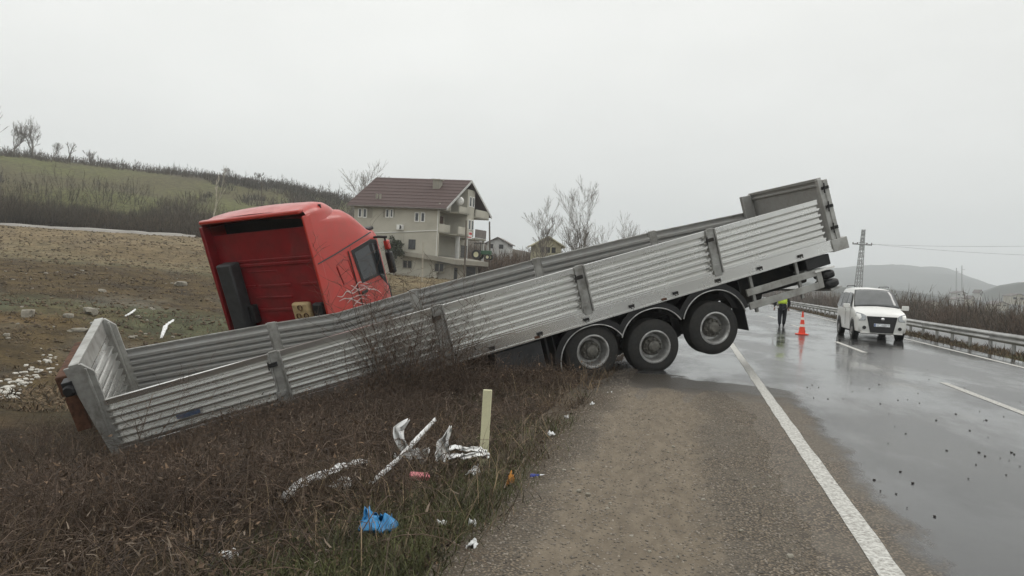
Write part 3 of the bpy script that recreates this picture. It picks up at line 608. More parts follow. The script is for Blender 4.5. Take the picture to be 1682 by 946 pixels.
def ring_pts(n, p0, p1, r0, r1, keep=lambda p, r: np.ones_like(p, bool)):
    p = U(p0, p1, n); r = r0 + (r1 - r0) * U(0, 1, n); a = np.arctan2(p - 841, FPX); X, Y = r * np.sin(a), r * np.cos(a); k = keep(p, r); return np.stack([X, Y, H(X, Y)], 1)[k]
scrub('foot_thicket', np.concatenate([ring_pts(480, -200, 345, 117, 145), ring_pts(900, -200, 400, 140, 205, lambda p, r: rng.uniform(0, 1, len(p)) < (.62 - (r - 140) / 90) * (1 + 2.2 * fbm(p / 70, r / 18, 88, 3)))]), M['thicket_dk'], 3.7, 20, 2.7, .075, 9)
scrub('crest_thicket', ring_pts(520, -150, 620, 238, 262, lambda p, r: (fbm(p / 60, r * 0, 8, 3) > -.22) | (r < 252)), M['thicket_dk'], 2.2, 12, 2.2, .12)
scrub('hillside_thicket', ring_pts(620, 330, 650, 150, 252, lambda p, r: (fbm(p / 40, r / 20, 18, 3) > .12) | (p > 470) | (r > 228)), M['thicket_dk'], 3.2, 14, 1.8, .16)
scrub('hedge_thicket', np.concatenate([ring_pts(380, 735, 930, 102, 165), ring_pts(160, 900, 1130, 95, 150)]), M['thicket'], 3.5, 18, 2.0, .09, 8)
def right_keep(p, r): L = r * np.sin(np.arctan2(p - 841, FPX) - YAW); return L > 25
scrub('valley_thicket', ring_pts(1500, 1215, 1800, 45, 190, right_keep), M['thicket'], 3.6, 18, 2.2, .07, 8)
scrub('far_thicket', ring_pts(800, 1180, 1800, 190, 420, right_keep), M['thicket'], 5.0, 12, 3.2, .22, 6)

# ------------------------------------------------------------------ semi-trailer: twisted flat-bed with drop sides
TA = np.array([-6.344, 12.411, -.592]); TB = np.array([6.318, 15.948, 3.59]); TL_ = 13.7
ax_ = (TB - TA) / np.linalg.norm(TB - TA); hor = np.array([-ax_[1], ax_[0], 0]); hor /= np.linalg.norm(hor); upv = np.cross(ax_, hor)
RS = np.array([-1, 0, 1.3, 2.72, 3.9, 5.5, 8.2, 10.98, 13.6, 15.]); RA = np.radians([14.5, 13.4, 10.6, 7.4, 4.3, 4.9, 3.9, 1.6, -2.0, -2.4])
def TX(V):                                    # (along, across, up) -> world, the bed being twisted along its length
    V = np.asarray(V, float); a = np.interp(V[:, 0], RS, RA)[:, None]; ca, sa = np.cos(a), np.sin(a)
    return TA + ax_ * V[:, :1] + (hor * ca + upv * sa) * V[:, 1:2] + (upv * ca - hor * sa) * V[:, 2:3] - TA
tr = thing('semi_trailer', 'long grey corrugated trailer, nose down in the ditch and tail raised over the road', 'trailer', TA)
TP = lambda s, t, u: TX(np.array([[s, t, u]]))[0]
def dist(s0, s1): return max(1, int(round((s1 - s0) / .3)))
POSTS = [2.66, 5.5, 8.22, 10.98]; EDGE = [-.02] + POSTS + [13.55]
def corrugated(s0, s1, t0, sign, u1=-.01, u0=-.84, ribs=6):
    """a ribbed board: raised flats with bevelled shoulders, sign = +1 bulges towards -t"""
    prof = [(u1, 0.0), (u1 - .07, 0.0)]; pit = (u1 - .07 - u0 - .03) / ribs; u = u1 - .07
    for k in range(ribs): prof += [(u - pit * .34, .052), (u - pit * .70, .052), (u - pit * .72, -.022), (u - pit * .87, -.022), (u - pit * .89, .0), (u - pit, .0)]; u -= pit
    prof += [(u0, .0)]
    n = dist(s0, s1); b = MB(); jit = [rng.normal(0, .0004) for _ in range(n + 1)]
    b.grid([[(s0 + (s1 - s0) * i / n, t0 + d * sign + jit[i], uu) for (uu, d) in prof] for i in range(n + 1)]); return b
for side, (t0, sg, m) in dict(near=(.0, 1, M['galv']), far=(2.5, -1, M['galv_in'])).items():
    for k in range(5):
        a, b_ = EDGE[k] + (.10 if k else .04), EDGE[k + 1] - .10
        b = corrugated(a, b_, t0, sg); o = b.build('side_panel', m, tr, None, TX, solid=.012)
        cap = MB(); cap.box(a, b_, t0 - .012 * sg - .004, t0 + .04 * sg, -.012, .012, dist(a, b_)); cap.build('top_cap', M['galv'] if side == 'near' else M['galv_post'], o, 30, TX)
    for s in POSTS:
        b = MB(); tt = t0 - .022 * sg
        b.box(s - .075, s + .075, tt, tt + .05 * sg, -.90, .035)
        for q in (-.10, .085): b.box(s + q - .008, s + q + .022, tt - .03 * sg, tt + .05 * sg, -.86, .02)
        po = b.build('board_post', M['galv_post'], tr, 30, TX, bevel=.006)
        for uu in (-.16, -.68):
            lb = MB(); lb.box(s - .12, s + .02, tt - .045 * sg, tt - .002 * sg, uu - .05, uu + .015); lb.tube([TX_ for TX_ in ((s - .13, tt - .04 * sg, uu - .09), (s - .12, tt - .05 * sg, uu + .05))], .013, 6)
            lb.build('latch', M['chassis'] if uu > -.5 else M['galv_post'], po, 30, TX)
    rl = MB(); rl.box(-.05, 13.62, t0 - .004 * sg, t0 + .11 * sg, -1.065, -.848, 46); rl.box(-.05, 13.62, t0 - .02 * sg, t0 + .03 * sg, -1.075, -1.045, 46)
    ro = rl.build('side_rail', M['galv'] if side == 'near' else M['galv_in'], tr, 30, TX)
    if side == 'near':
        for s in np.arange(.7, 13.4, .93):
            hk = MB(); hk.box(s - .05, s + .05, -.045, -.006, -1.0, -.955); hk.tube([(s - .03, -.03, -.96), (s - .03, -.06, -1.02), (s + .03, -.06, -1.02), (s + .03, -.03, -.96)], .010, 5); hk.build('rope_hook', M['chassis'], ro, 30, TX)
        for s in (3.6, 7.15, 9.75):
            hk = MB(); hk.box(s - .05, s + .05, -.035, -.006, -1.055, -1.015); hk.build('side_marker', M['rust'], ro, None, TX, bevel=.008)
b = MB(); b.box(.95, 1.32, -.0585, -.0565, -.62, -.555); b.build('blue_tape', mat('faded_blue', (.06, .09, .16), .6, 0, .3, 20), tr, None, TX)
for k in range(10):                            # the load bed: planks lying across the width in long boards
    t0 = .13 + .225 * k; b = MB(); b.box(0, 13.55, t0, t0 + .215, -.93, -.885, 45); b.build('bed_plank', M['plank'], tr, None, TX)
for t in (.72, 1.72):
    b = MB(); b.box(1.0, 13.3, t, t + .012, -1.5, -1.0, 40); b.box(1.0, 13.3, t - .06, t + .07, -1.02, -1.0, 40); b.box(1.0, 13.3, t - .06, t + .07, -1.52, -1.50, 40); b.build('chassis_beam', M['chassis'], tr, None, TX)
for s in np.arange(.6, 13.3, .72):
    b = MB(); b.box(s - .03, s + .03, .12, 2.38, -1.08, -.94); b.build('cross_member', M['chassis'], tr, None, TX)
# headboard
hb = corrugated(0, 2.2, 0, 1, u1=.36, u0=-.95, ribs=8)
hv = [(-.10 - d, .15 + s, u) for (s, d, u) in hb.v]; hb.v = [(x - .14 * max(0, z) , y, z) for x, y, z in hv]
ho = hb.build('headboard', M['galv'], tr, None, TX, solid=.015)
b = MB(); b.box(-.23, -.16, .06, 2.44, .36, .66); b.box(-.28, -.13, .0, 2.5, .66, .70); b.build('headboard_cap', M['alu'], ho, 30, TX, bevel=.01)
for t0, sg in ((.0, 1), (2.5, -1)):
    b = MB(); P_ = [(-.36, t0, .66), (-.10, t0, .68), (.04, t0, .52), (.06, t0, -1.0), (-.14, t0, -1.0), (-.24, t0, -.3)]
    b.prism(P_, (0, .055 * sg, 0)); b.box(-.085, -.045, t0 - .02 * sg, t0 + .09 * sg, -1.0, .60); b.build('corner_post', M['alu'] if sg < 0 else M['galv_post'], tr, 30, TX, bevel=.008)
b = MB(); b.box(-.62, -.37, .35, 2.1, .12, .46); b.box(-.58, -.36, .3, .42, -.5, .12); b.box(-.58, -.36, 2.0, 2.12, -.5, .12); b.build('front_rack', M['rust'], tr, None, TX, bevel=.02)
b = MB(); b.box(-.46, -.30, -.02, .22, .22, .46); b.lathe([(.0, -.07), (.075, -.07), (.085, 0), (.07, .03), (0, .03)], (-.38, -.03, .33), (0, 1, 0), (0, 0, 1), 14); b.build('marker_lamp', M['black'], tr, 30, TX, bevel=.01)
# tailgate
b = MB(); b.box(13.60, 13.635, .06, 2.44, -.9, .37); b.box(13.57, 13.665, .0, 2.5, .36, .42); b.box(13.57, 13.66, .0, 2.5, .26, .30)
for u in (-.75, -.45, -.15, .12): b.box(13.637, 13.67, .08, 2.42, u, u + .09)
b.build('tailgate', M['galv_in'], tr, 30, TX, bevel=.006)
for t0, sg in ((.0, 1), (2.5, -1)):
    b = MB(); b.box(13.56, 13.63, t0 - .03 * sg, t0 + .07 * sg, -.86, .40); b.box(13.68, 13.78, t0 - .03 * sg, t0 + .09 * sg, -1.02, .36); b.box(13.62, 13.69, t0 - .012 * sg, t0 + .05 * sg, -1.0, .37)
    b.box(13.55, 13.92, t0 - .035 * sg, t0 + .14 * sg, -1.10, -.86)
    po = b.build('rear_post', M['alu'], tr, 30, TX, bevel=.01)
    for uu in (.2, -.18, -.62): q = MB(); q.box(13.60, 13.76, t0 - .06 * sg, t0 - .03 * sg, uu - .03, uu + .03); q.tube([(13.63, t0 - .065 * sg, uu - .1), (13.66, t0 - .065 * sg, uu + .1)], .014, 6); q.build('hinge', M['chassis'], po, 30, TX)
b = MB(); b.box(13.30, 13.52, 2.36, 2.47, -.86, .38); b.build('rear_gusset', M['galv_in'], tr, 30, TX, bevel=.01)
# wheels
def wheel(s, u, t0, sg, rolled):
    """outer face at t0, sg=+1 when the outside is towards -t"""
    c = np.array([s, t0, u]); ax = np.array([0, sg, 0.])
    b = MB(); R_ = .525; pr = [(.285, .03), (.30, .005), (.36, .0), (.44, .012), (.49, .03), (.515, .055)]
    for g in range(6): h0 = .06 + g * .046; pr += [(.525, h0), (.525, h0 + .032), (.511, h0 + .036), (.511, h0 + .044)]
    pr += [(.515, .335), (.49, .36), (.40, .385), (.30, .38), (.285, .36)]
    b.lathe(pr, c, ax, (0, 0, 1), 44); w = b.build('wheel', M['rubber'], tr, 35, TX)
    b = MB(); b.lathe([(.300, .028), (.322, .0), (.322, -.008), (.296, -.012), (.276, .012), (.262, .06), (.255, .16), (.235, .185), (.11, .19)], c, ax, (0, 0, 1), 40)
    b.build('rim', M['rim'], w, 35, TX)
    b = MB(); b.lathe([(.185, .19), (.18, .10), (.165, .085), (.115, .08), (.11, .02), (.09, .0), (.07, -.015), (0, -.018)], c, ax, (0, 0, 1), 28)
    for k in range(10):
        a = 2 * math.pi * k / 10 + rolled; p = c + np.array([math.cos(a) * .152, 0, math.sin(a) * .152]); b.lathe([(.022, .09), (.020, .045), (.012, .03), (0, .03)], p, ax, (0, 0, 1), 8)
    b.build('hub', M['hub'], w, 30, TX)
WH = [(8.155, -1.62), (9.385, -1.885), (10.69, -1.885)]
for i, (s, u) in enumerate(WH):
    wheel(s, u, .045, 1, i * .7); wheel(s, u, 2.455, -1, i * .4)
    b = MB(); b.tube([(s, .25, u), (s, 2.25, u)], .075, 10); b.lathe([(.2, 0), (.21, .02), (.21, .2), (.1, .22)], (s, .40, u), (0, 1, 0), (0, 0, 1), 18); b.lathe([(.2, 0), (.21, .02), (.21, .2), (.1, .22)], (s, 1.9, u), (0, 1, 0), (0, 0, 1), 18); b.build('axle', M['chassis'], tr, 30, TX)
    for t in (.62, 1.82):
        b = MB(); b.prism([(s - .62, t, -1.5), (s - .42, t, -1.5), (s - .46, t, -1.98), (s - .58, t, -1.98)], (0, .08, 0)); b.tube([(s - .52, t + .04, -1.92), (s, t + .04, u - .06), (s + .42, t + .04, u - .02)], .045, 6); b.lathe([(.0, 0), (.13, 0), (.14, .1), (.12, .2), (0, .2)], (s + .40, t + .04, u + .02), (0, 0, 1), (1, 0, 0), 14); b.build('suspension_arm', M['chassis'], tr, 30, TX)
    for t0, t1, tt in ((-.005, .46, -.01), (2.04, 2.505, 2.475)):   # mudguards
        cu = -1.80 if i else -1.78; R0 = .655; b = MB(); rows = []
        for k in range(25):
            a0_, a1_ = (-92 if i == 0 else -66), (84 if i == 2 else 66); a = rad(a0_ + (a1_ - a0_) * k / 24); rr = R0 * (1.0 + .05 * abs(math.sin(a))); rows.append([(s + rr * math.sin(a), t0, cu + rr * math.cos(a)), (s + rr * math.sin(a), t1, cu + rr * math.cos(a))])
        b.grid(rows); mg = b.build('mudguard', M['black'], tr, 40, TX, solid=.012)
        e = MB(); rr1 = []; sgn = 1 if tt < 1 else -1
        for k in range(25):
            a0_, a1_ = (-80 if i == 0 else -64), (80 if i == 2 else 64); a = rad(a0_ + (a1_ - a0_) * k / 24); ro_ = min(.80, (-1.072 - cu) / max(math.cos(a), .2)); rr1.append([(s + .662 * math.sin(a), tt + .03 * sgn, cu + .662 * math.cos(a)), (s + ro_ * math.sin(a), tt + .03 * sgn, cu + ro_ * math.cos(a))])
        e.grid(rr1); e.build('guard_skirt', M['black'], mg, None, TX, solid=.01)
        e = MB(); e.tube([(r[0][0], tt + .012, r[0][2] + .004) for r in rows], .0115, 6); e.build('guard_trim', M['rim'], mg, 40, TX)
        for q in (-.3, .26): e = MB(); e.box(s + q, s + q + .04, t0 + .1, t1 + .1, -1.3, -1.05); e.build('guard_bracket', M['chassis'], mg, None, TX)
b = MB(); b.box(11.36, 11.375, .02, .46, -2.12, -1.12); b.build('mud_flap', M['black'], tr, None, TX)
b = MB(); b.box(7.43, 7.445, .02, .46, -1.95, -1.07); b.box(7.30, 7.34, .1, .5, -1.95, -1.07); b.build('mud_flap', M['black'], tr, None, TX)
b = MB(); b.box(6.30, 7.22, .06, .62, -1.66, -1.12); b.build('toolbox', M['dkgrey'], tr, 30, TX, bevel=.03)
b = MB(); b.lathe([(0, 0), (.16, 0), (.18, .03), (.18, .75), (.16, .78), (0, .78)], (11.5, .95, -1.62), (1, 0, 0), (0, 0, 1), 18); b.build('air_tank', M['chassis'], tr, 35, TX)
for s, t in ((11.7, .12), (12.75, .12), (11.7, 2.3), (12.75, 2.3)):
    b = MB(); b.box(s - .03, s + .03, t, t + .05, -1.84, -1.0); b.build('guard_strut', M['galv_post'], tr, None, TX)
for t in (.05, 2.40):
    b = MB(); b.box(11.52, 13.16, t, t + .05, -1.475, -1.335); b.box(11.52, 13.20, t, t + .05, -1.745, -1.605); b.box(13.10, 13.22, t - .003, t + .053, -1.743, -1.337); b.build('side_guard', M['alu'], tr, 30, TX, bevel=.008)
b = MB(); b.box(12.1, 13.35, .75, 1.75, -1.66, -1.18); b.build('spare_wheel_carrier', M['chassis'], tr, None, TX, bevel=.04)
b = MB(); b.box(12.9, 13.46, .02, .62, -1.32, -1.10); b.build('rear_light_box', M['black'], tr, 30, TX, bevel=.02)
for u0_, u1_, e_ in ((-1.60, -1.43, 13.50), (-1.79, -1.62, 13.55)):
    b = MB(); b.box(13.24, e_, .0, .42, u0_, u1_); b.build('rear_light_cluster', M['black'], tr, 30, TX, bevel=.06)
b = MB(); b.box(13.05, 13.5, -.01, 2.51, -1.40, -1.365); b.build('bumper_top', M['white'], tr, 30, TX)
b = MB(); b.box(13.3, 13.56, -.01, 2.51, -1.84, -1.795); b.build('bumper_bar', M['rim'], tr, 30, TX)

# ------------------------------------------------------------------ red tractor unit, cab pitched up and leaning
hy, hp, hr = .499, .329, .088
fv = np.array([math.sin(hy) * math.cos(hp), math.cos(hy) * math.cos(hp), math.sin(hp)]); r0 = np.array([math.cos(hy), -math.sin(hy), 0]); u0 = np.cross(r0, fv)
rv = r0 * math.cos(hr) + u0 * math.sin(hr); uv = u0 * math.cos(hr) - r0 * math.sin(hr)
CO = np.array([-5.223, 16.691, 1.631])
cab = thing('tractor_unit', 'red lorry tractor unit with high roof tipped up behind the jackknifed trailer', 'lorry cab', mat=Matrix(((rv[0], fv[0], uv[0], CO[0]), (rv[1], fv[1], uv[1], CO[1]), (rv[2], fv[2], uv[2], CO[2]), (0, 0, 0, 1))))
XL, XR = -1.62, 1.48; XC = (XL + XR) / 2; XW = (XR - XL) / 2
def csec(y, ztop, wtop, zb, rc, wl=1.0, nose=0.0):
    """right-hand half outline of one cab section from the bottom up over the roof; mirrored to the left"""
    pts = [(XW * wl - .02, zb), (XW * wl, zb + .25), (XW * wl, -.55), (XW * wl - .005, 0.0), (XW * (wl * .72 + wtop * .28), .30 * min(1, ztop / .9)), (XW * wtop, max(ztop - rc, .12))]
    for k in range(1, 7):
        a = math.pi / 2 * k / 6; pts.append((XW * wtop - rc * (1 - math.cos(a)), max(ztop - rc, .12) + rc * math.sin(a)))
    pts.append((XW * .35, ztop + .055)); pts.append((0, ztop + .075))
    full = [(XC + x, y + nose * (z < -.2), z) for x, z in pts] + [(XC - x, y + nose * (z < -.2), z) for x, z in pts[-2::-1]]
    return full
b = MB()
secs = [csec(.02, .94, 1.0, -1.62, .14), csec(.35, .94, .995, -1.62, .18), csec(.7, .92, .985, -1.62, .24), csec(1.05, .90, .975, -1.62, .30), csec(1.3, .84, .965, -1.62, .3),
        csec(1.5, .70, .96, -1.62, .28), csec(1.72, .46, .955, -1.62, .24, .99), csec(1.86, .26, .95, -1.62, .14, .98), csec(1.98, .10, .93, -1.62, .06, .965), csec(2.1, -.05 + .2, .90, -1.62, .04, .94)]
b.grid(secs); front = len(b.v); b.add(secs[-1], [tuple(range(len(secs[-1])))[::-1]])
b.build('cab_shell', M['red'], cab, 38)
b = MB()                                       # deflector crown standing on the roof, higher and rounder than the cab side
def dsec(y, z, w, rc): 
    pts = [(w, .55), (w, z - rc)] + [(w - rc * (1 - math.cos(math.pi / 2 * k / 5)), z - rc + rc * math.sin(math.pi / 2 * k / 5)) for k in range(1, 6)] + [(w * .4, z + .03), (0, z + .04)]
    return [(XC + x, y, zz) for x, zz in pts] + [(XC - x, y, zz) for x, zz in pts[-2::-1]]
b.grid([dsec(.03, 1.10, XW * 1.002, .14), dsec(.3, 1.15, XW * .998, .2), dsec(.62, 1.16, XW * .975, .26), dsec(.88, 1.10, XW * .93, .28), dsec(1.1, .97, XW * .87, .22), dsec(1.24, .74, XW * .80, .1)])
b.build('roof_deflector', M['red'], cab, 40)
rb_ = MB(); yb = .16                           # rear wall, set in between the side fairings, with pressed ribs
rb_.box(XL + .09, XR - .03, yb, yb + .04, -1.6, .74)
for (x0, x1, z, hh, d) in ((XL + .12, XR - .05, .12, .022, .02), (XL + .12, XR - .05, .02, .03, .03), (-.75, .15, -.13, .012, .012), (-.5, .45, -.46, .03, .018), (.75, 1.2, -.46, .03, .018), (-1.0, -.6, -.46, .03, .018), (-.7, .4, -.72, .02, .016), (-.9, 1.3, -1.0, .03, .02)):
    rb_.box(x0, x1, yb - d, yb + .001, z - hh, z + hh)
rb_.build('rear_wall', M['red_shaded'], cab, 30, bevel=.008)
b = MB(); b.box(XL + .1, XR - .06, .55, .58, .60, 1.10); b.box(XL + .12, XR - .1, .21, .58, .60, .64); b.build('deflector_cavity', M['black'], cab)  # black sheets painting the shade inside the hollow deflector
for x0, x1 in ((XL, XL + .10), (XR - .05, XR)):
    b = MB(); b.box(x0 - .002, x1 + .002, -.06, .17, -1.55, .99); b.build('side_fairing', M['red_shaded'] if x0 < 0 else M['red'], cab, 30, bevel=.02)
b = MB(); b.box(XL + .05, XR - .07, -.07, .10, 1.035, 1.125); b.build('roof_lip', M['red'], cab, 30, bevel=.03)
b = MB(); b.box(-1.32, -.88, -.16, .13, -1.5, .14); b.tube([(-1.1, -.05, -1.5), (-1.1, -.05, -1.9)], .12, 10); ai = b.build('air_intake', M['dkgrey'], cab, 30, bevel=.04)
b = MB(); b.box(-.86, -.70, -.02, .14, -1.25, -.85); b.build('bracket', M['black'], ai, None, bevel=.02)
b = MB(); b.box(.46, .94, -.02, .12, -1.22, -.82); cp = b.build('coupling_plate', M['tan'], cab, 30, bevel=.05)
for x, z in ((.72, -.92), (.63, -1.1), (.84, -1.1)):
    b = MB(); b.lathe([(0, -.02), (.05, -.02), (.06, 0), (.06, .02)], (x, -.03, z), (0, -1, 0), (0, 0, 1), 12); b.build('socket', M['rust'], cp, 30)
b = MB(); b.box(1.02, 1.3, .0, .15, -1.3, -.85); b.build('junction_box', M['black'], cab, None, bevel=.05)
# door, window and graphics on the right-hand side
X1 = XR + .002
def side_poly(pts, d=.012, x=X1): m_ = MB(); m_.prism([(x, y, z) for y, z in pts], (d, 0, 0)); return m_
door = side_poly([(.98, -.02), (1.70, .04), (1.82, -.2), (1.86, -1.5), (1.02, -1.5)], .014).build('door', M['red'], cab, 30, bevel=.010)
side_poly([(1.04, -.03), (1.72, .04), (1.92, -.02), (1.95, -1.10), (1.75, -.80), (1.14, -.79)], .010, X1 + .014).build('window_frame', M['black'], door, 30, bevel=.004)
side_poly([(1.12, -.10), (1.62, -.06), (1.67, -.74), (1.19, -.73)], .004, X1 + .025).build('window_glass', M['glass'], door)
side_poly([(1.72, -.06), (1.86, -.10), (1.90, -.92), (1.76, -.76)], .004, X1 + .025).build('quarter_glass', M['glass'], door)
b = MB(); b.tube([(X1 + .010, .96, -.02), (X1 + .010, 1.0, -1.5)], .009, 5); b.tube([(X1 + .016, 1.03, -.86), (X1 + .016, 1.8, -.90)], .006, 5); b.build('door_seam', M['black'], door)
b = MB(); b.box(X1 + .014, X1 + .05, 1.06, 1.24, -1.02, -.95); b.build('handle', M['black'], door, None, bevel=.01)
b = MB(); b.tube([(X1 + .002, .02, -.02), (X1 + .002, .6, .03), (X1 - .0, 1.2, .10), (X1 - .02, 1.84, .17)], .014, 6); b.build('roof_seam', M['black'], cab, 40)
b = MB(); b.tube([(X1 + .0, .52, -.21), (X1 + .001, .74, -.14), (X1 + .001, .90, -.20), (X1 + .001, .95, -.62), (X1, .60, -.66), (X1, .52, -.24)], .008, 6, caps=False); b.build('locker_seam', M['red_shaded'], cab, 40)
side_poly([(.54, -.24), (.74, -.17), (.89, -.22), (.93, -.60), (.61, -.64)], .008).build('locker_lid', M['red'], cab, 30, bevel=.006)
def flame(pts, w):
    b = MB(); P_ = [np.array(p, float) for p in pts]; L_, R_ = [], []
    q = []
    for i in range(len(P_) - 1):
        for t in np.linspace(0, 1, 5, endpoint=False):
            a0, a1, a2, a3 = P_[max(i - 1, 0)], P_[i], P_[i + 1], P_[min(i + 2, len(P_) - 1)]
            q.append(.5 * (2 * a1 + (a2 - a0) * t + (2 * a0 - 5 * a1 + 4 * a2 - a3) * t * t + (3 * a1 - a0 - 3 * a2 + a3) * t ** 3))
    q.append(P_[-1]); n = len(q); rows = []
    for i in range(n):
        d = q[min(i + 1, n - 1)] - q[max(i - 1, 0)]; d /= np.linalg.norm(d) + 1e-9; nn_ = np.array([-d[1], d[0]]); ww = .75 * w * math.sin(math.pi * (.06 + .94 * i / (n - 1))) * .5 + .002
        rows.append([(X1 + .017, *(q[i] - nn_ * ww)), (X1 + .017, *(q[i] + nn_ * ww))])
    b.grid(rows); return b
fm = MB()
for pts, w in (([(.30, -.80), (.45, -.86), (.62, -.80), (.80, -.90), (1.1, -.86), (1.45, -.96)], .03), ([(.32, -.92), (.5, -.92), (.68, -.98), (.95, -1.0), (1.3, -1.12)], .03), ([(.62, -.76), (.74, -.84), (.9, -.80), (1.06, -.74), (1.2, -.80), (1.42, -.90)], .028), ([(.55, -1.04), (.7, -1.0), (.85, -1.1), (1.0, -1.08), (1.2, -1.2)], .028), ([(.78, -.72), (.86, -.78), (1.0, -.90), (1.25, -.93), (1.6, -1.12)], .026), ([(.68, -1.18), (.82, -1.12), (.95, -1.18), (1.15, -1.28)], .024), ([(1.04, -.80), (1.2, -.86), (1.32, -.99), (1.5, -1.04), (1.68, -1.2)], .024)):
    f_ = flame(pts, w); fm.add(f_.v, f_.f)
fm.build('flame_decal', M['decal'], cab)
b = MB(); b.tube([(1.30, 1.9, .02), (1.50, 2.0, .02), (1.72, 2.02, -.01)], .03, 8); b.tube([(1.66, 2.02, -.02), (1.68, 2.02, -.35)], .022, 6); mi = b.build('mirror_arm', M['black'], cab, 40)
b = MB(); b.box(1.585, 1.74, 1.98, 2.10, -.84, -.34); b.build('mirror_housing', M['black'], mi, 40, bevel=.035)
b = MB(); b.box(1.60, 1.71, 2.0, 2.12, -.30, -.08); b.build('mirror_cover', M['red'], mi, 40, bevel=.03)
b = MB(); b.prism([(XL + .16, 2.108, .12), (XR - .16, 2.108, .12), (XR - .12, 2.108, -.80), (XL + .12, 2.108, -.80)], (0, .012, 0)); b.build('windscreen', M['glass'], cab, None, bevel=.004)
b = MB(); b.box(XL + .2, XR - .2, 1.98, 2.2, .16, .24); b.build('sun_visor', M['black'], cab, None, bevel=.03)
b = MB(); b.box(XL + .1, XR - .1, 2.06, 2.18, -1.62, -1.1); b.build('radiator_grille', M['black'], cab, None, bevel=.03)
for x in (-.55, .4):
    b = MB(); b.box(x - .04, x + .04, -3.2, 1.9, -1.95, -1.72); b.build('chassis_beam', M['chassis'], cab)
for x, sg in ((XL + .03, 1), (XR - .03, -1)):
    b = MB(); b.lathe([(.28, .02), (.36, 0), (.48, .03), (.52, .07), (.52, .30), (.48, .33), (.28, .34)], (x, 1.15, -2.05), (sg, 0, 0), (0, 0, 1), 32); w = b.build('wheel', M['rubber'], cab, 35)
    b = MB(); b.lathe([(.28, .03), (.26, .05), (.24, .12), (.10, .12), (.09, .03), (0, .02)], (x, 1.15, -2.05), (sg, 0, 0), (0, 0, 1), 24); b.build('rim', M['rim'], w, 35)
    b = MB(); b.box(min(x, x + .3 * sg), max(x, x + .3 * sg), .55, 1.8, -1.62, -1.48); b.build('wheel_arch', M['black'], cab, None, bevel=.04)

# ------------------------------------------------------------------ white minivan coming towards the camera along the road
VL, VS = 6.825, 31.0
van = thing('minivan', 'white minivan with black front grille facing the camera on the wet road', 'van', rd(VL, VS, .006), -YAW)
# local axes: x = right of the road (the image's right), y = away from the camera (nose at y=0), z = up
def vsec(y, zt, wr, w, zb=.24, belt=None):
    belt = belt if belt else min(1.08, zt - .05); rc = min(.16, (zt - belt) * .8 + .02)
    pts = [(w * .80, zb), (w * .97, zb + .06), (w, .48), (w * 1.0, .75), (w * .985, belt)]
    tw = wr if zt > 1.3 else w * .93
    pts += [(w * .96 + (tw - w * .96) * .45, belt + (zt - rc - belt) * .5), (tw + .02, zt - rc)] if zt > 1.3 else [(w * .975, belt + (zt - belt) * .3), (tw + .02, zt - .03)]
    pts += [(tw - .05, zt - rc * .22), (tw - .18, zt), (0, zt + .03)]
    return [(-x, y, z) for x, z in pts] + [(x, y, z) for x, z in pts[-2::-1]]
b = MB(); VSEC = [(.02, .70, .7, .70), (.05, .82, .7, .80), (.14, .93, .7, .85), (.35, 1.03, .7, .86), (.85, 1.14, .7, .86), (1.0, 1.20, .72, .86), (1.5, 1.66, .70, .86), (1.7, 1.80, .68, .86), (2.0, 1.87, .68, .86), (2.9, 1.90, .68, .86), (3.8, 1.87, .67, .85), (4.1, 1.78, .66, .84), (4.2, 1.4, .66, .82), (4.28, 1.0, .66, .78)]
ss = [vsec(*q) for q in VSEC]; b.grid(ss); b.add(ss[0], [tuple(range(len(ss[0])))]); b.add(ss[-1], [tuple(range(len(ss[-1])))[::-1]])
b.build('body', M['white'], van, 42)
def vtop(y): return float(np.interp(y, [q[0] for q in VSEC], [q[1] for q in VSEC]))
def patch(name, m, x0f, x1f, y0, y1, off=.012, n=8, z=None, parent=van):
    bb = MB(); rows = []
    for i in range(n + 1):
        t = i / n; y = y0 + (y1 - y0) * t; xa = x0f[0] + (x0f[1] - x0f[0]) * t; xb = x1f[0] + (x1f[1] - x1f[0]) * t; row = []
        for k in range(9):
            x = xa + (xb - xa) * k / 8; row.append((x, y - off * .8, vtop(y) + .03 * (1 - min(1, abs(x) / .6) ** 2) * .9 + off - .018 * max(0, abs(x) - .5) / .2))
        rows.append(row)
    bb.grid(rows); return bb.build(name, m, parent, 40, solid=.006)
patch('windscreen', M['screen'], (-.78, -.63), (.78, .63), 1.0, 1.70, .020)
patch('windscreen_seal', M['black'], (-.81, -.66), (.81, .66), .97, 1.735, .012)
for x in (-.3, .25):
    bb = MB(); bb.tube([(x - .25, 1.02, 1.235), (x + .33, 1.06, 1.28)], .014, 5); bb.build('wiper', M['black'], van)
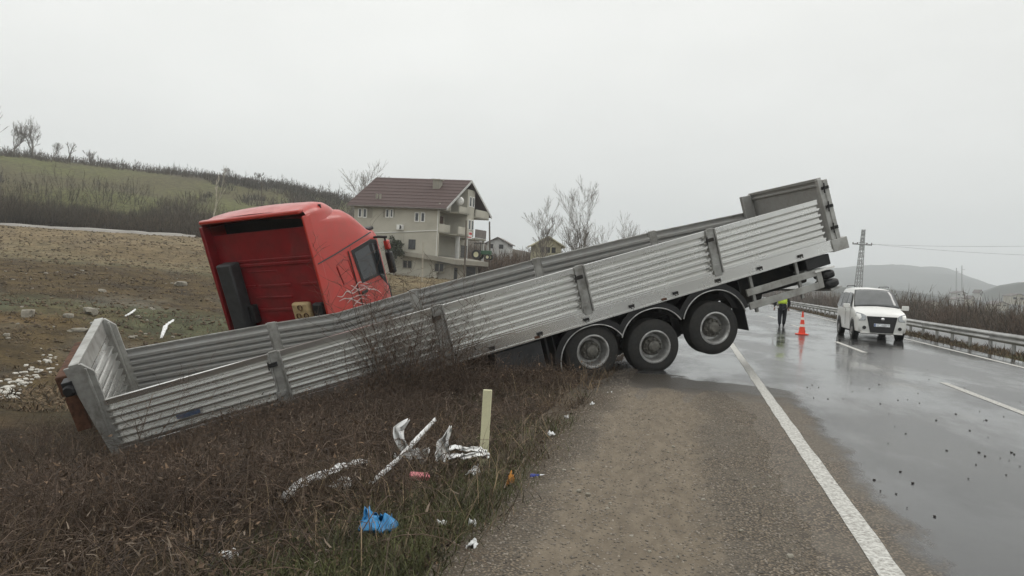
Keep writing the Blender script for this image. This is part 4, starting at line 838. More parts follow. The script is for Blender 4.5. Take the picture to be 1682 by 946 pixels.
for sg in (-1, 1):                              # side windows, front door first
    for (ya, yb_, yt0, yt1) in ((1.22, 2.12, 1.62, 2.12), (2.2, 3.12, 2.2, 3.12), (3.2, 4.0, 3.2, 3.86)):
        q = [(sg * .872, ya, 1.12), (sg * .872, yb_, 1.12), (sg * .735, yt1, 1.70), (sg * .735, yt0, 1.68)]
        bb = MB(); bb.prism(q, (sg * .012, 0, .003)); bb.build('side_window', M['glass'], van)
    bb = MB(); bb.tube([(sg * .873, 2.16, .45), (sg * .878, 2.16, 1.08)], .005, 4); bb.tube([(sg * .873, 1.2, .5), (sg * .874, 1.22, 1.08)], .005, 4); bb.build('door_seam', M['dkgrey'], van)
    bb = MB(); bb.box(sg * .875 - .015, sg * .875 + .015, 1.92, 2.10, .94, .985); bb.build('door_handle', M['white'], van, None, bevel=.008)
    bb = MB(); bb.box(sg * 1.03 - .11, sg * 1.03 + .11, 1.06, 1.19, 1.10, 1.27); bb.tube([(sg * .84, 1.2, 1.12), (sg * .98, 1.14, 1.16)], .03, 6); bb.build('wing_mirror', M['white'], van, 40, bevel=.045)
    bb = MB(); bb.prism([(sg * .53, .03, .86), (sg * .56, .02, .70), (sg * .78, .045, .68), (sg * .862, .26, .84), (sg * .835, .30, .985), (sg * .64, .11, .93)], (0, -.035, .006)); bb.build('headlight', M['lamp'], van, 40, bevel=.01)
    bb = MB(); bb.lathe([(0, -.01), (.085, -.01), (.10, .0), (.10, .03)], (sg * .60, -.02, .44), (0, -1, 0), (0, 0, .62), 16); bb.build('fog_lamp', M['black'], van, 40)
    bb = MB(); bb.tube([(sg * .60, 1.95, 1.93), (sg * .60, 2.05, 1.965), (sg * .60, 3.5, 1.965), (sg * .60, 3.62, 1.93)], .016, 6); bb.build('roof_rail', M['dkgrey'], van, 40)
    for y in (.80, 3.46):
        bb = MB(); bb.lathe([(.40, .0), (.37, .02), (.37, .2)], (sg * .872, y, .36), (-sg, 0, 0), (0, 0, 1), 26); bb.lathe([(.36, .012), (0, .012)], (sg * .874, y, .36), (-sg, 0, 0), (0, 0, 1), 26); bb.build('wheel_arch', M['black'], van, 40)
        bb = MB(); bb.lathe([(.20, .0), (.24, -.012), (.305, .0), (.325, .03), (.325, .18), (.30, .2), (.2, .2)], (sg * .878, y, .325), (-sg, 0, 0), (0, 0, 1), 28); w = bb.build('wheel', M['rubber'], van, 35)
        bb = MB(); bb.lathe([(.205, .0), (.19, .02), (.17, .03), (.06, .01), (0, .0)], (sg * .880, y, .325), (-sg, 0, 0), (0, 0, 1), 24); bb.build('rim', M['rim'], w, 35)
bb = MB(); bb.prism([(-.52, .03, .86), (.52, .03, .86), (.39, .0, .27), (-.39, .0, .27)], (0, -.025, 0)); gr_ = bb.build('grille', M['black'], van, None, bevel=.012)
for z, wd in ((.82, .49), (.755, .48), (.69, .46)):
    bb = MB(); bb.box(-wd, wd, -.012, .01, z - .008, z + .008); bb.build('grille_bar', M['dkgrey'], gr_)
bb = MB(); bb.lathe([(0, -.018), (.055, -.015), (.075, 0), (.07, .02)], (.02, -.012, .765), (0, 1, 0), (0, 0, .8), 20); bb.build('emblem', M['chrome'], gr_, 40)
bb = MB(); bb.box(-.27, .27, -.022, -.004, .49, .60); pl_ = bb.build('number_plate', M['plate'], van, None, bevel=.004)
bb = MB(); bb.box(-.262, -.215, -.0235, -.0215, .495, .595); bb.build('plate_band', mat('plate_blue', (.08, .14, .34), .5), pl_)
bb = MB(); bb.box(-.72, .72, .005, .10, .23, .27); bb.build('bumper_lip', M['white'], van, None, bevel=.015)
bb = MB(); bb.box(-.66, .66, .3, 4.1, .20, .30); bb.build('underbody', M['chassis'], van)
bb = MB(); bb.box(-.78, .78, .985, .997, 1.155, 1.20); bb.build('cowl', M['black'], van)
for x in (-.34, .34):
    bb = MB(); bb.box(x - .2, x + .2, 1.85, 1.95, .75, 1.45); bb.build('seat_back', M['dkgrey'], van, 40, bevel=.06)

# ------------------------------------------------------------------ traffic cone
cone = thing('traffic_cone', 'orange and white traffic cone on the wet road left of the white minivan', 'traffic cone', gp := tuple(rd(4.19, 31.75, .008)))
b = MB(); b.box(-.20, .20, -.20, .20, 0, .045); b.build('base', M['orange'], cone, None, bevel=.02)
rr_ = lambda z: .135 - (.135 - .028) * z / .84
for nm, z0, z1, m_ in (('cone_body', .045, .30, 'orange'), ('reflective_band', .30, .40, 'refl'), ('cone_body', .40, .57, 'orange'), ('reflective_band', .57, .66, 'refl'), ('cone_body', .66, .88, 'orange')):
    b = MB(); b.lathe([(rr_(z0), z0), (rr_(z1), z1)] + ([(0, z1)] if z1 > .8 else []), (0, 0, 0), (0, 0, 1), (1, 0, 0), 24); b.build(nm, M[m_], cone, 40)

# ------------------------------------------------------------------ person
per = thing('person', 'person in yellow hi-vis vest and dark trousers walking on the wet road', 'person', rd(4.06, 37.4, .006), -YAW)
def skin_mesh(name, nodes, edges, m, parent, root=0, sub=2):
    me = bpy.data.meshes.new(name); me.from_pydata([n[:3] for n in nodes], edges, []); o = bpy.data.objects.new(name, me); C.objects.link(o); o.parent = parent
    md = o.modifiers.new('skin', 'SKIN'); md.use_smooth_shade = True
    for i, n in enumerate(nodes): me.skin_vertices[0].data[i].radius = (n[3], n[4] if len(n) > 4 else n[3]); me.skin_vertices[0].data[i].use_root = (i == root)
    s_ = o.modifiers.new('sub', 'SUBSURF'); s_.levels = sub; s_.render_levels = sub; me.materials.append(m); return o
# y = away from the camera; the back is seen, trunk and head bowed forward
nd = [(0, 0, .90, .13, .10), (0, .06, 1.08, .125, .095), (0, .16, 1.26, .15, .10), (0, .24, 1.38, .11, .08), (0, .31, 1.42, .055), (0, .37, 1.45, .085, .09), (0, .43, 1.50, .085, .08),
      (-.17, .22, 1.35, .06), (-.30, .12, 1.13, .042), (-.33, .16, .93, .034), (-.33, .18, .88, .028),
      (.17, .22, 1.35, .06), (.30, .14, 1.13, .042), (.29, .20, .93, .034), (.29, .22, .88, .028),
      (-.09, .0, .82, .09), (-.10, .05, .47, .06), (-.10, -.06, .10, .042), (-.10, .05, .04, .035), (.09, .0, .82, .09), (.11, .10, .47, .06), (.09, .12, .10, .042), (.09, .22, .04, .035)]
ed = [(0, 1), (1, 2), (2, 3), (3, 4), (4, 5), (5, 6), (2, 7), (7, 8), (8, 9), (9, 10), (2, 11), (11, 12), (12, 13), (13, 14), (0, 15), (15, 16), (16, 17), (17, 18), (0, 19), (19, 20), (20, 21), (21, 22)]
body = skin_mesh('body', nd, ed, M['navy'], per)
skin_mesh('head', [(0, .335, 1.43, .062), (0, .37, 1.45, .092, .097), (0, .43, 1.50, .092, .088)], [(0, 1), (1, 2)], M['skin'], per)
for sg, wx, wy, wz in ((-1, -.33, .18, .88), (1, .29, .22, .88)):
    hn, he = [(wx, wy, wz, .026), (wx, wy + .01, wz - .05, .032, .018)], [(0, 1)]
    for k, ln in enumerate((.062, .072, .068, .052)):
        x = wx + (-.027 + .018 * k); i = len(hn); hn += [(x, wy + .014, wz - .095, .0085), (x, wy + .024, wz - .095 - ln * .55, .008), (x, wy + .042, wz - .095 - ln, .0065)]; he += [(1, i), (i, i + 1), (i + 1, i + 2)]
    i = len(hn); hn += [(wx - sg * .034, wy + .03, wz - .05, .010), (wx - sg * .040, wy + .05, wz - .09, .008)]; he += [(1, i), (i, i + 1)]
    skin_mesh('hand', hn, he, M['skin'], per, 0, 1)
grow = lambda ids, g: [(*nd[i][:3], *[q + g for q in nd[i][3:]]) for i in ids]
skin_mesh('trousers', [(0, 0, .96, .19, .15)] + grow([15, 16, 17], .035) + grow([19, 20, 21], .035), [(0, 1), (1, 2), (2, 3), (0, 4), (4, 5), (5, 6)], M['navy'], per)
skin_mesh('jacket', [(0, -.0, .88, .19, .155)] + grow([1, 2, 3], .055) + grow([7, 8, 9], .03) + grow([11, 12, 13], .03), [(0, 1), (1, 2), (2, 3), (2, 4), (4, 5), (5, 6), (2, 7), (7, 8), (8, 9)], M['navy'], per)
skin_mesh('hivis_vest', [(0, .02, .97, .21, .18), (0, .07, 1.10, .215, .18), (0, .16, 1.27, .235, .18), (0, .24, 1.41, .18, .16)], [(0, 1), (1, 2), (2, 3)], M['hivis'], per)
skin_mesh('hair', [(0, .36, 1.47, .088, .092), (0, .40, 1.52, .09, .088)], [(0, 1)], M['hair'], per)
for x, y in ((-.10, -.06), (.09, .12)):
    skin_mesh('shoe', [(x, y - .02, .05, .05), (x, y + .08, .045, .048, .04), (x, y + .19, .035, .04, .03)], [(0, 1), (1, 2)], M['black'], per)

# ------------------------------------------------------------------ guardrail between the carriageways
def guardrail(name, label, L, s0, s1, face, z0=-.03, step=2.0, phase=0.0, keep_posts=300, curve=None):
    g = thing(name, label, 'guardrail', rd(L, s0, z0), -YAW)
    prof = [(.0, .32), (.0, .335), (.055, .36), (.085, .39), (.085, .43), (.03, .465), (.015, .485), (.03, .505), (.085, .54), (.085, .58), (.055, .61), (.0, .635), (.0, .65)]
    n = 0; s = s0
    while s < s1 - .1:                          # beams lap every 4 m
        e_ = min(s + 4.0, s1); b = MB(); k = 2
        b.grid([[(face * (d + .10) + (curve(sx) if curve else 0), sx - s0, zz) for d, zz in prof] for sx in np.linspace(s, e_, k)]); b.build('beam', M['zinc'], g, 50, solid=.006); s = e_
    ph = None
    for s in np.arange(s0 + phase, s1, step):
        b = MB(); x = curve(s) if curve else 0
        if ph is None:
            b.box(-.05, .05, -.004, .004, -.35, .64); b.box(-.05, -.045, -.04, .04, -.35, .64); b.box(.045, .05, -.04, .04, -.35, .64); b.box(min(.05 * face, .10 * face), max(.05 * face, .10 * face), -.05, .05, .42, .55)
            ph = b.build('post', M['zinc'], g); ph.location = (x, s - s0, 0)
        else: o = ph.copy(); C.objects.link(o); o.parent = g; o.location = (x, s - s0, 0)
    return g
guardrail('guardrail', 'galvanised steel guardrail running along the median beside the white minivan', 10.02, 17.5, 145, -1, phase=.35)
guardrail('guardrail', 'distant guardrail at the left road edge seen beyond the trailer wheels', -1.6, 95, 190, 1, curve=lambda s: .0009 * (s - 95) ** 2)

# ------------------------------------------------------------------ delineator posts
d0 = hit(793, 770); dl = thing('delineator_post', 'cream delineator post standing in dead grass at the shoulder edge', 'post', d0)
b = MB(); lean = np.array([.012, .0, 0]); P_ = [(-.042, -.02, -.25), (.040, -.02, -.25), (.052, -.012, .73), (-.030, -.012, .73)]
b.prism(P_, (0, .045, 0)); b.build('post_body', M['cream'], dl, 30, bevel=.006)
b = MB(); b.box(-.022, .034, -.0225, -.020, .10, .13); b.build('post_stain', M['dkgrey'], dl)
p = hit(1600, 533); dl = thing('delineator_post', 'small white delineator post on the far verge above the guardrail', 'post', p)
dl.scale = (abs(at(1600, 515, p[1])[2] - at(1600, 533, p[1])[2]) / 1.08,) * 3
b = MB(); b.box(-.07, .07, -.04, .04, -.3, .62); b.box(-.07, .07, -.04, .04, .82, 1.08); b.build('post_body', M['white'], dl, None, bevel=.02)
b = MB(); b.box(-.069, .069, -.039, .039, .62, .82); b.build('reflector_band', M['dkgrey'], dl)

# ------------------------------------------------------------------ trees
def tube_segs(b, segs, n):
    for (p0, p1, r0_, r1_) in segs: b.tube([p0, p1], [r0_, r1_], n, False)
def bare_tree(name, label, base, h, seed, spread=.5, r=.16, trunk=.3, forks=3, lean=(0, 0), pale=False, dens=1.0, depth=5, group=None, twr=.02):
    R = random.Random(seed); big, small = [], []
    def grow_(p, d, ln, rr, lv):
        n = 5 if lv == 0 and trunk > .4 else 3; q = p
        for i in range(n):
            d = (d + np.array([R.gauss(0, .09), R.gauss(0, .09), R.gauss(.03, .05)])); d /= np.linalg.norm(d); q2 = q + d * ln / n; r2 = rr * (1 - .13)
            (big if lv < 2 else small).append((q, q2, max(rr, twr), max(r2, twr * .8))); rr = r2; q = q2
            if (lv > 0 or (trunk > .4 and i > 0)) and lv < depth and R.random() < (.75 if lv else 1.5) * dens:
                a = R.uniform(0, 6.28); e_ = d + np.array([math.cos(a), math.sin(a), R.uniform(-.1, .5)]) * R.uniform(.45, .85) * (spread + .25); e_ /= np.linalg.norm(e_); grow_(q, e_, (ln if lv else h * .42 * (1.15 - i * .14)) * R.uniform(.45, .7), rr * .55, lv + 1)
        if lv < depth:
            for k in range(forks if lv == 0 else 2):
                a = R.uniform(0, 6.28) if lv else 6.28 * k / forks + R.uniform(-.5, .5)
                e_ = d + np.array([math.cos(a), math.sin(a), R.uniform(0, .3)]) * R.uniform(.3, .7) * spread * 1.4; e_ /= np.linalg.norm(e_); grow_(q, e_, ln * R.uniform(.6, .85) if lv else h * R.uniform(.22, .3), rr * .68, lv + 1)
    grow_(np.array([0, 0, -.3]), np.array([lean[0], lean[1], 1.]), h * trunk, r, 0)
    zm = max(s[1][2] for s in big + small); k = h / zm
    t = thing(name, label, 'tree', base, 0, group)
    b = MB(); tube_segs(b, [(p * k, q * k, a, c) for p, q, a, c in big], 6); b.build('trunk', M['bark_pale'] if pale else M['bark'], t, 60)
    b = MB(); tube_segs(b, [(p * k, q * k, a, c) for p, q, a, c in small], 3); b.build('crown', M['bark_pale'] if pale else M['bark'], t, 60)
    return t
def hpx(px, py0, py1, Y): return abs(at(px, py1, Y)[2] - at(px, py0, Y)[2])
for (px, Y, top, seed, kw, lab) in (
    (15, 212, 198, 3, dict(spread=.55, forks=4, r=.3, trunk=.2, twr=.024, dens=.9), 'bare rounded tree on the hill crest at the left photo edge, smaller of two'),
    (50, 214, 186, 5, dict(spread=.5, forks=4, r=.35, trunk=.16, twr=.024, dens=.9), 'tall bare spreading tree on the hill crest beside the smaller round tree'),
    (80, 217, 232, 8, dict(spread=.6, r=.2, trunk=.2, twr=.032, depth=4), 'low bare bushy tree on the hill crest just right of the tall spreading tree'),
    (107, 220, 233, 9, dict(spread=.7, r=.35, trunk=.3, twr=.045, depth=3, dens=.7), 'crooked pollarded bare tree with a thick stump alone on the hill crest'),
    (143, 223, 245, 12, dict(spread=.5, forks=5, r=.18, trunk=.12, twr=.032, depth=4), 'small clump-like bare tree on the sloping crest right of the crooked tree'),
    (195, 228, 266, 14, dict(spread=.6, r=.15, trunk=.2, twr=.04, depth=4), 'tiny bare tree halfway along the hill crest'),
    (366, 238, 274, 21, dict(spread=.6, forks=4, r=.2, trunk=.18, twr=.032, depth=4), 'faint bare tree on the crest above the red cab, left of the wooden pole'),
    (415, 242, 282, 24, dict(spread=.6, forks=4, r=.18, trunk=.2, twr=.032, depth=4), 'faint bare tree on the crest right beside the wooden pole'),
    (344, 122, 270, 31, dict(spread=.16, forks=2, r=.14, trunk=.4, pale=True, twr=.03, depth=3, dens=.6), 'slender pale poplar with two upright stems in front of the green hill'),
    (607, 112, 265, 37, dict(spread=.5, forks=3, r=.15, trunk=.5, pale=False, twr=.013, dens=.85), 'bare tree behind the left end of the three-storey house'),
    (886, 92, 322, 42, dict(spread=.42, forks=3, r=.12, trunk=.62, twr=.011, dens=.85, depth=5), 'narrow bare tree rising behind the small yellow house'),
    (938, 96, 346, 47, dict(spread=.45, forks=3, r=.08, trunk=.5, twr=.010, dens=.7), 'low bare tree between the narrow tree and the tall tree'),
    (963, 84, 286, 52, dict(spread=.5, forks=3, r=.17, trunk=.62, twr=.011, dens=.85, depth=5), 'tallest bare tree with a wide crown behind the middle of the trailer'),
    (1008, 92, 345, 57, dict(spread=.5, forks=4, r=.09, trunk=.3, twr=.010, dens=.75), 'bushy bare tree right of the tallest tree'),
    (1030, 98, 362, 61, dict(spread=.55, forks=4, r=.09, trunk=.2, twr=.011, dens=.75), 'low brown twiggy tree at the right end of the tree row behind the trailer'),
    (1290, 150, 452, 66, dict(spread=.5, forks=4, r=.14, trunk=.2, twr=.03, depth=4), 'dim bare tree beyond the road under the trailer tail'),
    (-80, 110, 82, 71, dict(spread=.42, forks=3, r=.2, trunk=.5, twr=.018, depth=4), 'bare tree just outside the left photo edge whose twig tips reach in')):
    g = on(px, Y); hh = at(px, top, Y)[2] - g[2]
    bare_tree('bare_tree', lab, g, max(hh, 1.5), seed, **kw)
# ivy-dark shrub beside the house wall
g = on(647, 94); t = thing('evergreen_shrub', 'dark green shrub growing against the wall of the three-storey house', 'shrub', (g[0], g[1], g[2]))
z0 = at(647, 425, 94)[2] - g[2]; z1 = at(647, 392, 94)[2] - g[2]
b = MB(); b.tube([(0, 0, -.2), (0, 0, z1 * .8)], [.12, .04], 6); b.build('stem', M['bark'], t)
n = 1500; q = rng.normal(0, 1, (n, 3)); q /= np.linalg.norm(q, axis=1)[:, None]; q *= (rng.uniform(.2, 1, n) ** .5)[:, None] * (1 + .3 * np.sin(q[:, :1] * 5 + q[:, 2:] * 4)); q = q * [1.15, 1.0, (z1 - z0) * .55] + [0, 0, (z0 + z1) / 2]
V, Q_, T_ = blades(q, U(.18, .4, n), U(.12, .26, n), U(.2, 2.2, n), U(0, 6.28, n), U(-.3, .5, n)); np_mesh('foliage', V, [Q_, T_], M['evergreen'], t)

# bare shrubs standing in front of the trailer side
def bare_shrub(label, base, h, seed, stems, spread, r=.0105, dark=False):
    R = random.Random(seed); t = thing('bare_shrub', label, 'shrub', base); b = MB(); c = MB()
    def tw(p, d, ln, rr, lv):
        q = p
        for i in range(5):
            d = d + np.array([R.gauss(0, .16), R.gauss(0, .16), R.gauss(.02, .07)]); d /= np.linalg.norm(d); q2 = q + d * ln / 5; (b if lv == 0 else c).tube([q, q2], [rr, rr * .85], 4 if lv == 0 else 3, False); rr *= .85; q = q2
            if lv < 4 and R.random() < (.95, .62, .36, .12)[lv]:
                a = R.uniform(0, 6.28); e_ = d * .6 + np.array([math.cos(a), math.sin(a), R.uniform(-.25, .55)]) * .8; e_ /= np.linalg.norm(e_); tw(q, e_, ln * R.uniform(.3, .6), max(rr * .6, .003), lv + 1)
    for k in range(stems):
        a = R.uniform(0, 6.28); d = np.array([math.cos(a) * spread, math.sin(a) * spread * .6, 1.]); tw(np.array([R.gauss(0, .12), R.gauss(0, .1), -.05]), d / np.linalg.norm(d), h * R.uniform(.5, .86), r * R.uniform(.6, 1.1), 0)
    b.build('stem', M['bramble'], t); c.build('twig_mass', M['bramble'], t)
for (px, py, top, seed, st, sp, lab) in ((668, 652, 415, 2, 26, .38, 'tall tangled bare shrub in front of the middle of the trailer side'), (738, 640, 500, 4, 18, .32, 'bare shrub right of the tall tangled shrub before a trailer post'),
        (610, 672, 520, 6, 13, .4, 'thin bare shrub left of the tall tangled shrub'), (252, 742, 590, 8, 4, .30, 'dark forked twig shrub before the front end of the trailer'), (800, 640, 555, 10, 6, .4, 'low reddish bare shrub near the dark toolbox under the trailer'),
        (560, 700, 600, 12, 6, .4, 'low twig shrub in the shadow under the trailer side'), (80, 800, 690, 14, 7, .5, 'arching bramble bush at the lower left of the bank'), (390, 880, 800, 16, 7, .6, 'bramble clump low on the bank left of the blue bag')):
    g = hit(px, py); yt = TA[1] + (TB[1] - TA[1]) * np.clip((px - 168) / 1190, 0, 1) - .75; g = on(px, yt) if g[1] > yt else g
    bare_shrub(lab, g, abs(at(px, top, g[1])[2] - g[2]), seed, st, sp)

# ------------------------------------------------------------------ three-storey house
HY = 95.0; HC = at(718, 420, HY); hz0 = float(H(HC[0], HC[1]))
e1 = np.array([-math.cos(rad(7)), math.sin(rad(7)), 0]); e2 = np.array([math.sin(rad(25)), math.cos(rad(25)), 0])
house = thing('house', 'unfinished three-storey rendered house with brown tiled gable roof and balconies', 'house', HC)
def HP(a, b_, z): return e1 * a + e2 * b_ + np.array([0, 0, z])
def hbox(m_, a0, a1, b0, b1, z0, z1): return m_.add([HP(a, b_, z) for a in (a0, a1) for b_ in (b0, b1) for z in (z0, z1)], [(0, 1, 3, 2), (4, 6, 7, 5), (0, 4, 5, 1), (2, 3, 7, 6), (0, 2, 6, 4), (1, 5, 7, 3)])
def wl(px, py):                                 # pixel -> (a, z) on the long wall
    d = ray(px, py); n_ = np.cross(e1, [0, 0, 1]); k = ((HC - EYE) @ n_) / (d @ n_); P = EYE + d * k - HC; return P @ e1, P[2]
z3 = lambda x, y: (560 + x / 4.981, 270 + y / 4.981)
LA = wl(*z3(110, 400))[0]; zE = wl(*z3(783, 335))[1]; zM = wl(*z3(783, 541))[1]; zB = wl(*z3(600, 850))[1] - 2.2; LB = 10.6; zR = at(*z3(1075, 140), HY + 4.6)[2] - HC[2]; zL_ = wl(*z3(700, 745))[1]
b = MB(); hbox(b, 1.9, LA, 0, LB, zB, zE - .02); hbox(b, 0, 1.9, 0, .22, zB, zE - .02); b.build('wall', M['wall'], house)
b = MB(); b.add([HP(1.9, 0, zE - .02), HP(1.9, LB, zE - .02), HP(1.9, LB / 2, zR - .25), HP(LA, 0, zE - .02), HP(LA, LB, zE - .02), HP(LA, LB / 2, zR - .25)], [(0, 1, 2), (3, 5, 4), (0, 3, 4, 1)]); b.build('gable_wall', M['conc'], house)
sl_ = (zR - zE) / (LB / 2)
for b0, b1, z0, z1 in ((-.7, LB / 2, zE - .7 * sl_, zR), (LB / 2, LB + .7, zR, zE - .7 * sl_)):
    b = MB(); b.prism([HP(-1.25, b0, z0), HP(LA + .6, b0, z0), HP(LA + .6, b1, z1), HP(-1.25, b1, z1)], (0, 0, .16)); ro = b.build('roof', M['roof'], house)
    b = MB(); b.prism([HP(-1.29, b0, z0 - .14), HP(-1.25, b0, z0 - .14), HP(-1.25, b1, z1 - .14), HP(-1.29, b1, z1 - .14)], (0, 0, .32)); b.build('verge_board', M['whitewash'], ro)
    if b0 < 0:
        for k in range(9):                       # tile courses
            t = (k + .5) / 9; bb = b0 + (b1 - b0) * t; zz = z0 + (z1 - z0) * t; b = MB(); b.add([HP(a, bb + db, zz + .162 + dz) for a in (-1.25, LA + .6) for db, dz in ((0, .0 + 0), (0, .045), (.30, .30 * sl_ + .01))], [(0, 1, 2), (3, 5, 4), (0, 3, 4, 1), (1, 4, 5, 2), (0, 2, 5, 3)]); b.build('tile_course', M['roof'], ro)
        b = MB(); b.tube([HP(-1.25, b0 - .05, z0 + .02), HP(LA + .6, b0 - .05, z0 + .02)], .09, 8); b.build('gutter', M['grey_roof'], ro)
ca_, cz_ = wl(*z3(665, 170)); b = MB(); hbox(b, ca_ - .45, ca_ + .35, 3.1, 3.9, zE + 3.1 * sl_ - .3, zE + 3.1 * sl_ + 1.3); hbox(b, ca_ - .6, ca_ + .5, 2.95, 4.05, zE + 3.1 * sl_ + 1.3, zE + 3.1 * sl_ + 1.42); b.build('chimney', M['conc'], house)
for x in (268, 295): a, _ = wl(*z3(x, 250)); b = MB(); hbox(b, a - .1, a + .1, .6, .8, zE, zE + 1.2); b.build('vent_pipe', M['conc'], house)
def window(x0, y0, x1, y1, frame=M['white'], pane=M['glass'], bars=1, off=0.0):
    a0, zt = wl(*z3(x1, y0)); a1, zb = wl(*z3(x0, y1)); b = MB(); w_ = .09
    hbox(b, a0, a1, -.05 - off, .03, zt - w_, zt); hbox(b, a0, a1, -.07 - off, .03, zb - .02, zb + w_); hbox(b, a0, a0 + w_, -.05 - off, .03, zb, zt); hbox(b, a1 - w_, a1, -.05 - off, .03, zb, zt)
    for k in range(bars): c = a0 + (a1 - a0) * (k + 1) / (bars + 1); hbox(b, c - .04, c + .04, -.045 - off, .03, zb, zt)
    f_ = b.build('window', frame, house); b = MB(); hbox(b, a0 + .03, a1 - .03, -.02 - off, .02, zb + .05, zt - .05); b.build('pane', pane, f_)
for q in ((140, 360, 174, 432), (179, 360, 215, 435), (365, 366, 398, 434), (401, 366, 430, 434), (602, 393, 642, 468), (652, 393, 690, 470)): window(*q, bars=0)
for q in ((217, 358, 260, 436), (345, 368, 363, 430), (431, 366, 440, 430)):
    a0, zt = wl(*z3(q[2], q[1])); a1, zb = wl(*z3(q[0], q[3])); b = MB(); hbox(b, a0, a1, -.035, .01, zb, zt); b.build('bare_patch', M['conc'], house)
window(552, 615, 612, 692, M['dkgrey'], M['glass'], 2)
for q in ((503, 785, 586, 850), (763, 808, 848, 880)):
    window(*q, frame=M['conc'], pane=M['black'], bars=1)
a0, zt = wl(*z3(520, 495)); a1, zb = wl(*z3(468, 535)); b = MB(); hbox(b, a0, a1, -.42, -.05, zb, zt); acu = b.build('air_conditioner', M['white'], house, None, bevel=.03)
cc = HP(a1 - .42, -.43, (zb + zt) / 2); b = MB(); b.lathe([(0, 0), (.24, 0), (.25, .02)], cc, (-e2), (0, 0, 1), 16); b.build('fan_grille', M['black'], acu)
b = MB(); b.tube([HP(.1, -.06, zE - .1), HP(.1, -.06, zL_)], .05, 6); a9, z9 = wl(*z3(280, 562)); b.tube([HP(.1, -.06, zM), HP(a9, -.06, z9)], .05, 6); b.build('downpipe', M['white'], house)
a8, z8 = wl(*z3(478, 715)); b = MB(); b.prism([HP(a8, -.9, z8 - .35), HP(-.0, -.9, zL_ - .55), HP(-2.4, -.6, zL_ - .9), HP(-2.4, LB * .8, zL_ - .9), HP(0, LB * .8, zL_ - .55), HP(a8, .0, z8 - .35)], (0, 0, .55)); b.build('ledge', M['conc'], house)
b = MB(); b.box(0, 0, 0, 0, 0, 0)
b = MB(); hbox(b, -1.6, 1.9, .3, LB * .7, zB, zL_ - .95); b.build('basement_wall', M['conc'], house)
b = MB(); hbox(b, -1.63, -1.58, 1.1, 1.9, zB + .3, zL_ - 1.3); b.build('basement_opening', M['black'], house); b = MB(); hbox(b, -1.63, -1.58, 4.2, 6.6, zB + .3, zL_ - 1.1); b.build('basement_opening', M['black'], house)
# the gable face: recessed floors, balconies, the projecting bay
F1 = zM; HF = zE - zM
for nm, z0, z1, a0, b0, b1 in (('balcony', F1 - .25, F1 + .85, -.05, .05, LB * .26), ('balcony', F1 - .35, F1 + .75, -1.15, LB * .25, LB * .50), ('balcony', F1 + HF - .55, F1 + HF + .30, -.05, .05, LB * .26), ('balcony', F1 + HF - .65, F1 + HF + .25, -1.15, LB * .25, LB * .50),
        ('balcony', F1 + HF - .85, F1 + HF + .25, -1.2, LB * .66, LB * 1.0), ('balcony', F1 - .6, F1 - .35, -1.2, LB * .66, LB * .95)):
    b = MB(); hbox(b, a0, a0 + .14, b0, b1, z0, z1); hbox(b, a0, 1.9, b0, b1, z0, z0 + .2); hbox(b, a0 + .14, 1.9, b1 - .12, b1, z0 + .2, z1); b.build(nm, M['wall'], house)
b = MB(); hbox(b, -1.2, -1.16, LB * .66, LB * .95, F1 - .32, F1 + .75); b.build('glass_balustrade', M['grey_roof'], house)
b = MB(); hbox(b, -.9, 1.9, LB * .49, LB * .67, F1 - .3, zR - 1.0); b.build('bay_wall', M['wall'], house)
for zc in (F1 + 1.2, F1 + HF + 1.1):
    for q in (.525, .60):
        b = MB(); hbox(b, -.96, -.88, LB * q, LB * (q + .055), zc - .65, zc + .65); f_ = b.build('window', M['white'], house); b = MB(); hbox(b, -.975, -.955, LB * q + .1, LB * (q + .055) - .1, zc - .55, zc + .55); b.build('pane', M['glass'], f_)
for q, w_, z0, z1, m_ in ((.08, .09, F1 + .1, F1 + 2.0, 'glass'), (.34, .09, F1 + .0, F1 + 2.0, 'brown_door'), (.20, .07, F1 + .4, F1 + 2.0, 'glass')):
    b = MB(); hbox(b, 1.84, 1.9, LB * q - .08, LB * (q + w_) + .08, z0 - .08, z1 + .08); f_ = b.build('balcony_door', M['white'], house); b = MB(); hbox(b, 1.81, 1.86, LB * q, LB * (q + w_), z0, z1); b.build('pane', M[m_], f_)
for q, a in ((.30, -1.0), (.34, -.6), (.50, -1.0), (.93, -1.0)):
    b = MB(); hbox(b, a, a + .24, LB * q, LB * q + .24, zL_ - .3, F1 - .3); b.build('column', M['whitewash'], house)
b = MB()
for k in range(14): hbox(b, -1.05, -1.02, LB * (.35 + .011 * k), LB * (.35 + .011 * k) + .04, zL_, zL_ + 1.5)
for z in (.1, .75, 1.5): hbox(b, -1.06, -1.01, LB * .345, LB * .50, zL_ + z, zL_ + z + .05)
b.build('railing', M['dkgrey'], house)
b = MB(); hbox(b, -1.0, -.94, LB * .47, LB * .62, F1 - .55, F1 + .35); sg_ = b.build('sign_board', M['white'], house)
for k, (q0, q1, za, zb_) in enumerate(((.48, .53, -.05, .25), (.545, .61, -.05, .25), (.485, .60, -.42, -.30))):
    b = MB(); hbox(b, -1.02, -.995, LB * q0, LB * q1, F1 + za, F1 + zb_); b.build('sign_patch', M['sign_red'], sg_)
b = MB(); c0 = HP(-.9, LB * .30, F1 + HF + .9); b.lathe([(0, .12), (.3, .08), (.55, 0)], c0, np.array([.3, -.9, .3]), (0, 0, 1), 16); b.tube([c0, c0 + np.array([0, .3, -.8])], .04, 5); b.build('satellite_dish', M['white'], house, 40, solid=.02)
